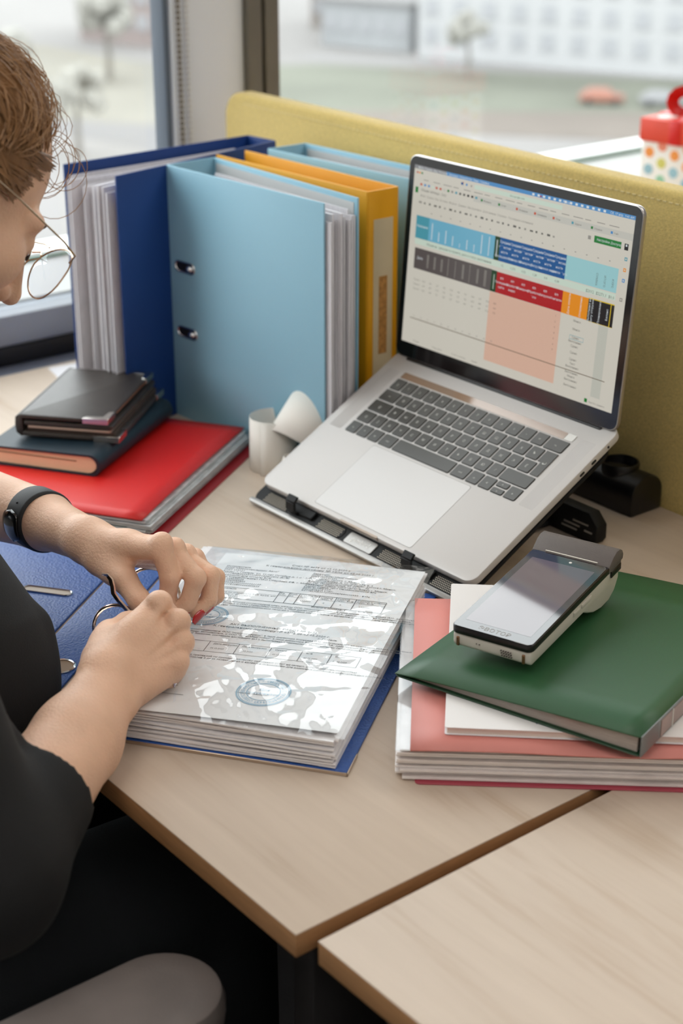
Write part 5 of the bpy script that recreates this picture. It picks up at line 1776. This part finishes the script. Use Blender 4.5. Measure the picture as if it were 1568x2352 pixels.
# clothes
c_ = SDF()
c_.cone((-0.510, -0.125, 0.285), (-0.545, -0.100, 0.170), 0.098, 0.100, 0.03)
c_.cone((-0.545, -0.100, 0.170), (-0.438, -0.078, 0.030), 0.100, 0.125, 0.03)
c_.cone((-0.450, -0.115, 0.040), (-0.455, -0.185, -0.06), 0.125, 0.140, 0.03)
c_.cone((-0.455, -0.185, -0.06), (-0.455, -0.27, -0.24), 0.145, 0.150, 0.03)
c_.cone((-0.66, -0.165, 0.228), (-0.340, -0.165, 0.228), 0.062, 0.062, 0.03)
ELB, F1 = RH['elb'], RH['f1']
HEM = F1 + (ELB - F1) * 0.40
c_.cone(SHO, ELB, 0.070, 0.056, 0.03)
c_.cone(ELB, HEM + unit(F1 - ELB) * 0.03, 0.056, 0.0405, 0.02)
LEL = LH['fore0']
c_.cone((-0.665, -0.165, 0.235), (-0.700, -0.03, 0.150), 0.070, 0.060, 0.03)
# folds
for (a, b, r_) in (((-0.400, 0.02, 0.07), (-0.36, 0.0, 0.02), 0.010), ((-0.26, -0.11, 0.12), (-0.215, -0.10, 0.05), 0.010), ((-0.30, -0.12, 0.16), (-0.235, -0.09, 0.08), 0.010)):
    c_.cone(a, b, r_, r_ * 0.6, 0.02)
hx = unit(F1 - ELB)
def hemcut(D, X, Y, Z):
    d = (X - HEM[0]) * hx[0] + (Y - HEM[1]) * hx[1] + (Z - HEM[2]) * hx[2]
    rr_ = np.sqrt((X - HEM[0]) ** 2 + (Y - HEM[1]) ** 2 + (Z - HEM[2]) ** 2)
    near = rr_ < 0.09
    d = np.where(near, d, -1)
    D = np.maximum(D, d)
    # the desk keeps the cloth back
    D = np.maximum(D, -np.maximum(-0.004 - Y, Z - 0.005))
    # hollow the sleeve behind the hem
    ra = np.sqrt(np.maximum((X - HEM[0]) ** 2 + (Y - HEM[1]) ** 2 + (Z - HEM[2]) ** 2 - d * d, 0))
    hol = np.where((d > -0.012) & near, 0.0375 - ra, -1)
    return np.maximum(D, hol)
shirt = np_object('shirt', [c_.mesh(0.0036, hemcut)], SHIRT, person)
tro = SDF()
for x_ in (-0.56, -0.36):
    tro.cone((x_, -0.25, -0.22), (x_, 0.16, -0.215), 0.088, 0.070, 0.03)
    tro.cone((x_, 0.16, -0.215), (x_, 0.18, -0.66), 0.066, 0.052, 0.02)
np_object('trousers', [tro.mesh(0.008)], mat('dark_trousers', (22, 26, 30), 0.85, bump=(500, 0.2)), person)

def hp(x, y, z):
    return HM @ Vector((x * 0.01, y * 0.01, z * 0.01))
# facial details
ey = MB()
for k_ in (-1, 1):
    ey.tube([hp(1.7 * k_, 8.55, -0.75), hp(2.6 * k_, 8.75, -1.0), hp(3.4 * k_, 8.7, -1.0), hp(4.5 * k_, 8.1, -0.7)], [0.0006, 0.0014, 0.0016, 0.0006], 6)
ey.build('eyelashes', mat('lash', (40, 26, 20), 0.7), person)
for k_ in (-1, 1):
    MB().tube([hp(1.5 * k_, 9.25, 1.7), hp(3.0 * k_, 8.75, 2.1), hp(4.9 * k_, 7.5, 1.8)], [0.0010, 0.0014, 0.0006], 6).build('eyebrow', mat('brow_hair', (96, 66, 44), 0.7), person)
    MB().ball(hp(3.2 * k_, 7.45, -0.35), 0.0122).build('eye', mat('eye_white', (216, 206, 200), 0.2), person)
MB().tube([hp(-2.0, 8.6, -6.3), hp(-0.8, 9.55, -6.0), hp(0, 9.6, -6.15), hp(0.8, 9.55, -6.0), hp(2.0, 8.6, -6.3), hp(0.8, 9.45, -7.0), hp(-0.8, 9.45, -7.0)], 0.0026, 6, closed=True).build('lips', mat('lips', (178, 100, 92), 0.4), person)

# hair: a gathered mass with many locks over it
hb = SDF()
hb.ball(cm(0, -2.0, 3.9), cm(7.7, 8.6, 7.3), 0.01)
hb.ball(cm(0, -9.5, 6.0), cm(4.8, 4.8, 4.8), 0.015)
hb.ball(cm(0, 8.8, 0.2), cm(6.5, 5.8, 5.0), 0.006, 'sub')
hvv, hff = hb.mesh(0.003)
hair = np_object('hair', [(hvv @ Hm3.T + np.array(HC), hff)], HAIR, person)
lk = MB()
rh = random.Random(21)
def lock(mb, th0, a0, a1, swell, amp, r0, wig, ph):
    # an arc from the hairline back over the skull; th0 leans it to one side
    pts = []
    n_ = 16
    for q in range(n_):
        s_ = q / (n_ - 1.0)
        ang = a0 + (a1 - a0) * s_
        lat = th0 * (1.0 - 0.45 * s_) + 0.10 * math.sin(ph + wig * s_)
        cl, sl_ = math.cos(lat), math.sin(lat)
        rad = 1.0 + swell * math.sin(math.pi * min(1, s_ * 1.3)) + amp * math.sin(ph * 2 + wig * 1.4 * s_)
        x = sl_ * 7.9 * rad
        y = -2.0 + math.cos(ang) * 8.9 * cl * rad
        z = 3.9 + math.sin(ang) * 7.6 * cl * rad - 1.0 * (1 - cl)
        pts.append(hp(x, y, z))
    mb.tube(pts, [r0 * 0.35] + [r0] * (n_ - 4) + [r0 * 0.8, r0 * 0.5, r0 * 0.2], 4)
for i in range(900):
    lock(lk, rh.uniform(-1.35, 1.35), rh.uniform(0.42, 1.0), rh.uniform(2.2, 3.5), rh.uniform(0.0, 0.07), rh.uniform(0.004, 0.022), rh.uniform(0.0006, 0.0014), rh.uniform(5, 12), rh.uniform(0, 6.28))
for i in range(300):
    # temple hair swept back over the ear
    k_ = 1 if i % 2 else -1
    t0 = rh.random()
    p0 = Vector((4.6 + 1.9 * t0, 5.6 - 2.6 * t0 + rh.uniform(-0.4, 0.4), 6.3 - 4.6 * t0 + rh.uniform(-0.5, 0.5)))
    p1 = Vector((7.5 + rh.uniform(-0.2, 0.5), 0.6 + rh.uniform(-0.6, 0.6), 5.2 - 3.4 * t0 + rh.uniform(-0.6, 0.6)))
    p2 = Vector((6.9, -4.5 + rh.uniform(-1, 1), 5.6 - 1.6 * t0 + rh.uniform(-0.6, 0.6)))
    ph = rh.uniform(0, 6.28)
    pts = []
    for q in range(13):
        s_ = q / 12.0
        p = p0 * (1 - s_) ** 2 + p1 * (2 * s_ * (1 - s_)) + p2 * s_ * s_
        p = p + Vector((0.35 * math.sin(math.pi * s_), 0, 0.25 * math.sin(ph + 9 * s_) * math.sin(math.pi * s_)))
        pts.append(hp(p.x * k_, p.y, p.z))
    r0 = rh.uniform(0.0006, 0.0013)
    lk.tube(pts, [r0 * 0.3] + [r0] * 10 + [r0 * 0.6, r0 * 0.2], 4)
lk.build('hair_locks', HAIR, hair)
fw_ = MB()
for i in range(130):
    lock(fw_, rh.uniform(-1.2, 1.3), rh.uniform(0.35, 0.9), rh.uniform(1.4, 2.6), rh.uniform(0.05, 0.20), rh.uniform(0.02, 0.05), rh.uniform(0.00022, 0.0004), rh.uniform(6, 14), rh.uniform(0, 6.28))
for i in range(14):
    # loose curls before the forehead and temple
    k_ = rh.choice((1, 1, -1))
    bx, by, bz = rh.uniform(1.0, 5.5) * k_, rh.uniform(4.2, 6.0), rh.uniform(7.0, 9.0)
    ph = rh.uniform(0, 6.28)
    R0 = rh.uniform(1.2, 2.8)
    pts = []
    for q in range(16):
        s_ = q / 15.0
        a = 2.2 - 4.6 * s_
        pts.append(hp(bx + 0.5 * math.sin(ph + 3 * s_) + 0.4 * k_ * s_, by + R0 * (math.cos(a) - math.cos(2.2)) , bz + R0 * (math.sin(a) - math.sin(2.2)) - 0.8 * s_))
    fw_.tube(pts, [0.0003] * 15 + [0.00012], 4)
fw_.build('flyaway_strands', mat('fair_hair', (168, 128, 88), 0.45, vary=(80, 0.1)), hair)

# finger nails
def nail(T, D, r, ln, dors, m):
    d = unit(T - D)
    n = unit(np.array(dors) - d * (np.array(dors) @ d))
    b = np.cross(d, n)
    mb = MB()
    rows = []
    for i in range(9):
        sy = -0.45 + 1.0 * i / 8
        wd = math.sqrt(max(0.02, 1 - (2 * sy - 0.1) ** 2 * 0.75)) if sy > 0 else 1.0 - 0.25 * (abs(sy) / 0.45) ** 2
        row = []
        for j in range(7):
            a = (-1 + 2 * j / 6) * 0.95 * wd
            p = T + d * (sy * ln + 0.001) + (n * math.cos(a) + b * math.sin(a)) * (r * (1.06 - 0.12 * max(0, sy)))
            row.append(p.tolist())
        rows.append(row)
    mb.grid(rows)
    o = mb.build('fingernail', m, person)
    md = o.modifiers.new('thickness', 'SOLIDIFY')
    md.thickness = 0.0006
dl = np.array(RT) * 0.85 - np.array(FW) * 0.5
nail(LH['rT'], LH['rD'], 0.0067, 0.0145, dl - np.array((0, 0, 0.2)), NAIL)
nail(LH['mT'], LH['mD'], 0.0071, 0.0145, dl, NAIL)
nail(LH['pT'], LH['pD'], 0.0059, 0.012, dl, NAIL)
nail(LH['iT'], LH['iD'], 0.0070, 0.014, dl, NAIL)
nail(LH['tT'], LH['tI'], 0.0074, 0.014, -np.array(FW) + np.array((0, 0, 0.6)), NAIL)
nail(RH['tT'], RH['tI'], 0.0077, 0.014, (0.0, 0.3, 1.0), NAIL)
nail(RH['pT'], RH['pP'], 0.0060, 0.012, np.array(RT) - np.array(FW), mat('lilac_nail', (172, 158, 178), 0.15, coat=0.8))

# ------------------------------------------------------------------ spectacles worn by the person
GOLD = mat('pale_gold', (206, 184, 160), 0.25, metal=0.9)
gl = thing('spectacles', 'thin gold framed aviator spectacles worn low by the person', 'glasses', HC)
gi = Matrix.Translation(-HC)
def gp(x, y, z):
    return gi @ hp(x, y, z)
LENS = film('lens_glass', (0.93, 0.93, 0.96), 1.5, 0.0, 1.6)
for k_ in (1, -1):
    rim = []
    for i in range(30):
        a = 2 * math.pi * i / 30
        ex = 2.75 * math.cos(a) + (0.35 * math.sin(a) if math.sin(a) > 0 else -0.10 * math.sin(a))
        ez = 2.45 * math.sin(a) * (0.86 if math.sin(a) > 0 else 1.06)
        rim.append((3.35 + ex, 11.25 - 0.03 * (ex + 1) ** 2, -0.55 + ez))
    rim = [(p[0] * k_, p[1], p[2]) for p in rim]
    o = MB().tube([gp(*p) for p in rim], 0.00075, 6, closed=True).build('rim', GOLD, gl)
    c = gp(3.35 * k_, 11.15, -0.55)
    m_ = MB().add([gp(*p) for p in rim] + [c], [(i, (i + 1) % 30, 30) for i in range(30)])
    m_.build('lens', LENS, o)
    MB().tube([gp(6.05 * k_, 10.6, 0.5), gp(6.9 * k_, 10.2, 1.1), gp(7.25 * k_, 8.5, 1.4), gp(7.45 * k_, 3.0, 1.9), gp(7.5 * k_, -0.5, 2.1), gp(7.4 * k_, -2.5, 0.6)], 0.0008, 6).build('temple', GOLD, gl)
    MB().tube([gp(1.1 * k_, 11.1, 0.1), gp(0.95 * k_, 10.4, -0.6), gp(1.0 * k_, 10.1, -1.2)], 0.0006, 5).build('nose_pad', GOLD, gl)
MB().tube([gp(-0.75, 11.2, 0.3), gp(0, 11.5, 0.7), gp(0.75, 11.2, 0.3)], 0.0008, 6).build('bridge', GOLD, gl)
MB().tube([gp(-1.2, 11.2, 1.2), gp(0, 11.4, 1.4), gp(1.2, 11.2, 1.2)], 0.0007, 6).build('brow_bar', GOLD, gl)

# ------------------------------------------------------------------ fitness band on the left wrist
FB = mat('band_rubber', (26, 25, 27), 0.6, bump=(900, 0.05))
bc = LH['fore1'] + (LH['wr'] - LH['fore1']) * 0.02
bt = thing('fitness_band', 'black rubber fitness band on the left wrist', 'wristband', bc.tolist())
axb = Vector(unit(LH['wr'] - LH['fore1']).tolist())
acb = Vector(unit(LH['pM'] - LH['iM']).tolist())
acb = (acb - axb * acb.dot(axb)).normalized()
nob = axb.cross(acb).normalized()
loop = []
outer = []
N_ = 40
rows = []
for i in range(N_):
    a = 2 * math.pi * i / N_
    e = acb * math.cos(a) * 0.0318 + nob * math.sin(a) * 0.0268
    eo = acb * math.cos(a) * 0.0352 + nob * math.sin(a) * 0.0302
    lean = axb * (0.0 * math.cos(a))
    w = axb * 0.0125
    loop.append((e - w + lean, e + w + lean, eo + w * 0.8 + lean, eo - w * 0.8 + lean))
mb = MB()
v = [p for q in loop for p in q]
f = []
for i in range(N_):
    j = (i + 1) % N_
    for k_ in range(4):
        f.append((i * 4 + k_, j * 4 + k_, j * 4 + (k_ + 1) % 4, i * 4 + (k_ + 1) % 4))
mb.add(v, f)
mb.build('strap', FB, bt, bevel=0.001, angle=40)
# tracker capsule on the side towards the camera
va = Vector(CAM) - Vector(bc.tolist())
va = (va - axb * va.dot(axb)).normalized()
aa = math.atan2(va.dot(nob), va.dot(acb)) 
def band_at(a, h):
    return acb * math.cos(a) * (0.0352 + h) + nob * math.sin(a) * (0.0302 + h)
side = 1 if (acb * math.cos(aa + 0.5) + nob * math.sin(aa + 0.5)).z < (acb * math.cos(aa - 0.5) + nob * math.sin(aa - 0.5)).z else -1
rows = []
for i in range(13):
    s_ = i / 12.0
    a = aa + side * (0.10 + 0.95 * s_)
    hw = 0.0105 * math.sqrt(max(0.0, 1 - (2 * s_ - 1) ** 6))
    rows.append([band_at(a, 0.0006 + 0.0016 * math.sin(math.pi * j / 6)) + axb * (hw * (-1 + 2 * j / 6)) for j in range(7)])
o = MB().grid(rows).build('tracker', mat('tracker_gloss', (10, 10, 12), 0.2, coat=0.5), bt)
md = o.modifiers.new('thickness', 'SOLIDIFY')
md.thickness = 0.0015
MB().ball(band_at(aa - side * 0.18, 0.0), 0.0011).build('strap_stud', GASKET, bt)

# ------------------------------------------------------------------ office chair
CHB = mat('chair_plastic', (122, 113, 109), 0.55, bump=(500, 0.12), vary=(30, 0.06))
CHF = mat('chair_fabric', (26, 25, 27), 0.9, bump=(600, 0.3))
ch = thing('office_chair', 'black office chair under the person, its grey armrest reaching to the desk', 'chair', (-0.40, -0.28, FZ))
MB().prism(rrect(-0.25, -0.24, 0.25, 0.24, 0.09, 8), 0.385, 0.435).build('seat', CHF, ch, bevel=0.018, seg=3, angle=60)
rows = []
o = MB().prism(rrect(-0.22, 0.50, 0.22, 1.02, 0.08, 8), -0.02, 0.02, Matrix.Translation((0, -0.30, 0)) @ Matrix.Rotation(math.pi / 2, 4, 'X')).build('backrest', CHF, ch, bevel=0.014, seg=3, angle=60)
for sx_ in (-1, 1):
    ax_c = 0.305 * sx_
    pl = rrect(ax_c - 0.046, -0.06, ax_c + 0.046, 0.272, 0.0455, 10)
    pad = MB()
    n = len(pl)
    zt = 0.658
    cxp = sum(p[0] for p in pl) / n
    cyp = sum(p[1] for p in pl) / n
    rings_ = [(1.0, zt - 0.030), (1.03, zt - 0.020), (1.03, zt - 0.010), (0.97, zt - 0.002), (0.88, zt), (0.55, zt - 0.0025), (0.2, zt - 0.0035)]
    v = []
    for (sc_, z_) in rings_:
        for p in pl:
            qx = cxp + (p[0] - cxp) * sc_
            cy2 = max(-0.06 + 0.046, min(0.272 - 0.046, p[1]))
            qy = cy2 + (p[1] - cy2) * sc_
            v.append((qx, qy, z_ ))
    f = [(r_ * n + i, r_ * n + (i + 1) % n, (r_ + 1) * n + (i + 1) % n, (r_ + 1) * n + i) for r_ in range(len(rings_) - 1) for i in range(n)]
    f.append(tuple(range((len(rings_) - 1) * n, len(rings_) * n)))
    f.append(tuple(reversed(range(n))))
    pad.add(v, f)
    po = pad.build('armrest_pad', CHB, ch)
    MB().box((ax_c - 0.018, 0.02, 0.40), (ax_c + 0.018, 0.09, zt - 0.028)).build('armrest_post', DARK, ch, bevel=0.006)
    MB().box((ax_c - 0.018 if sx_ > 0 else 0.0 - 0.323, 0.02, 0.362), (ax_c + 0.018, 0.09, 0.402)).box((min(0.1 * sx_, ax_c), 0.03, 0.365), (max(0.1 * sx_, ax_c), 0.08, 0.385)).build('armrest_bracket', DARK, ch, bevel=0.003)
MB().tube([(0, 0, 0.10), (0, 0, 0.385)], 0.028, 16).build('gas_column', DARK, ch)
MB().box((-0.03, -0.34, 0.36), (0.03, -0.10, 0.385)).box((-0.03, -0.345, 0.36), (0.03, -0.322, 0.72)).build('back_bracket', DARK, ch, bevel=0.004)
for i in range(5):
    a = 2 * math.pi * i / 5 + 0.3
    d = Vector((math.cos(a), math.sin(a), 0))
    lg = MB().tube([Vector((0, 0, 0.105)), d * 0.15 + Vector((0, 0, 0.095)), d * 0.29 + Vector((0, 0, 0.07))], [0.025, 0.02, 0.014], 8).build('base_arm', DARK, ch)
    MB().lathe([(0.020, -0.02), (0.027, -0.012), (0.027, 0.012), (0.020, 0.02)], 14, Matrix.Translation(d * 0.29 + Vector((0, 0, 0.027))) @ Matrix.Rotation(a, 4, 'Z') @ Matrix.Rotation(math.pi / 2, 4, 'X')).build('caster', GASKET, lg)
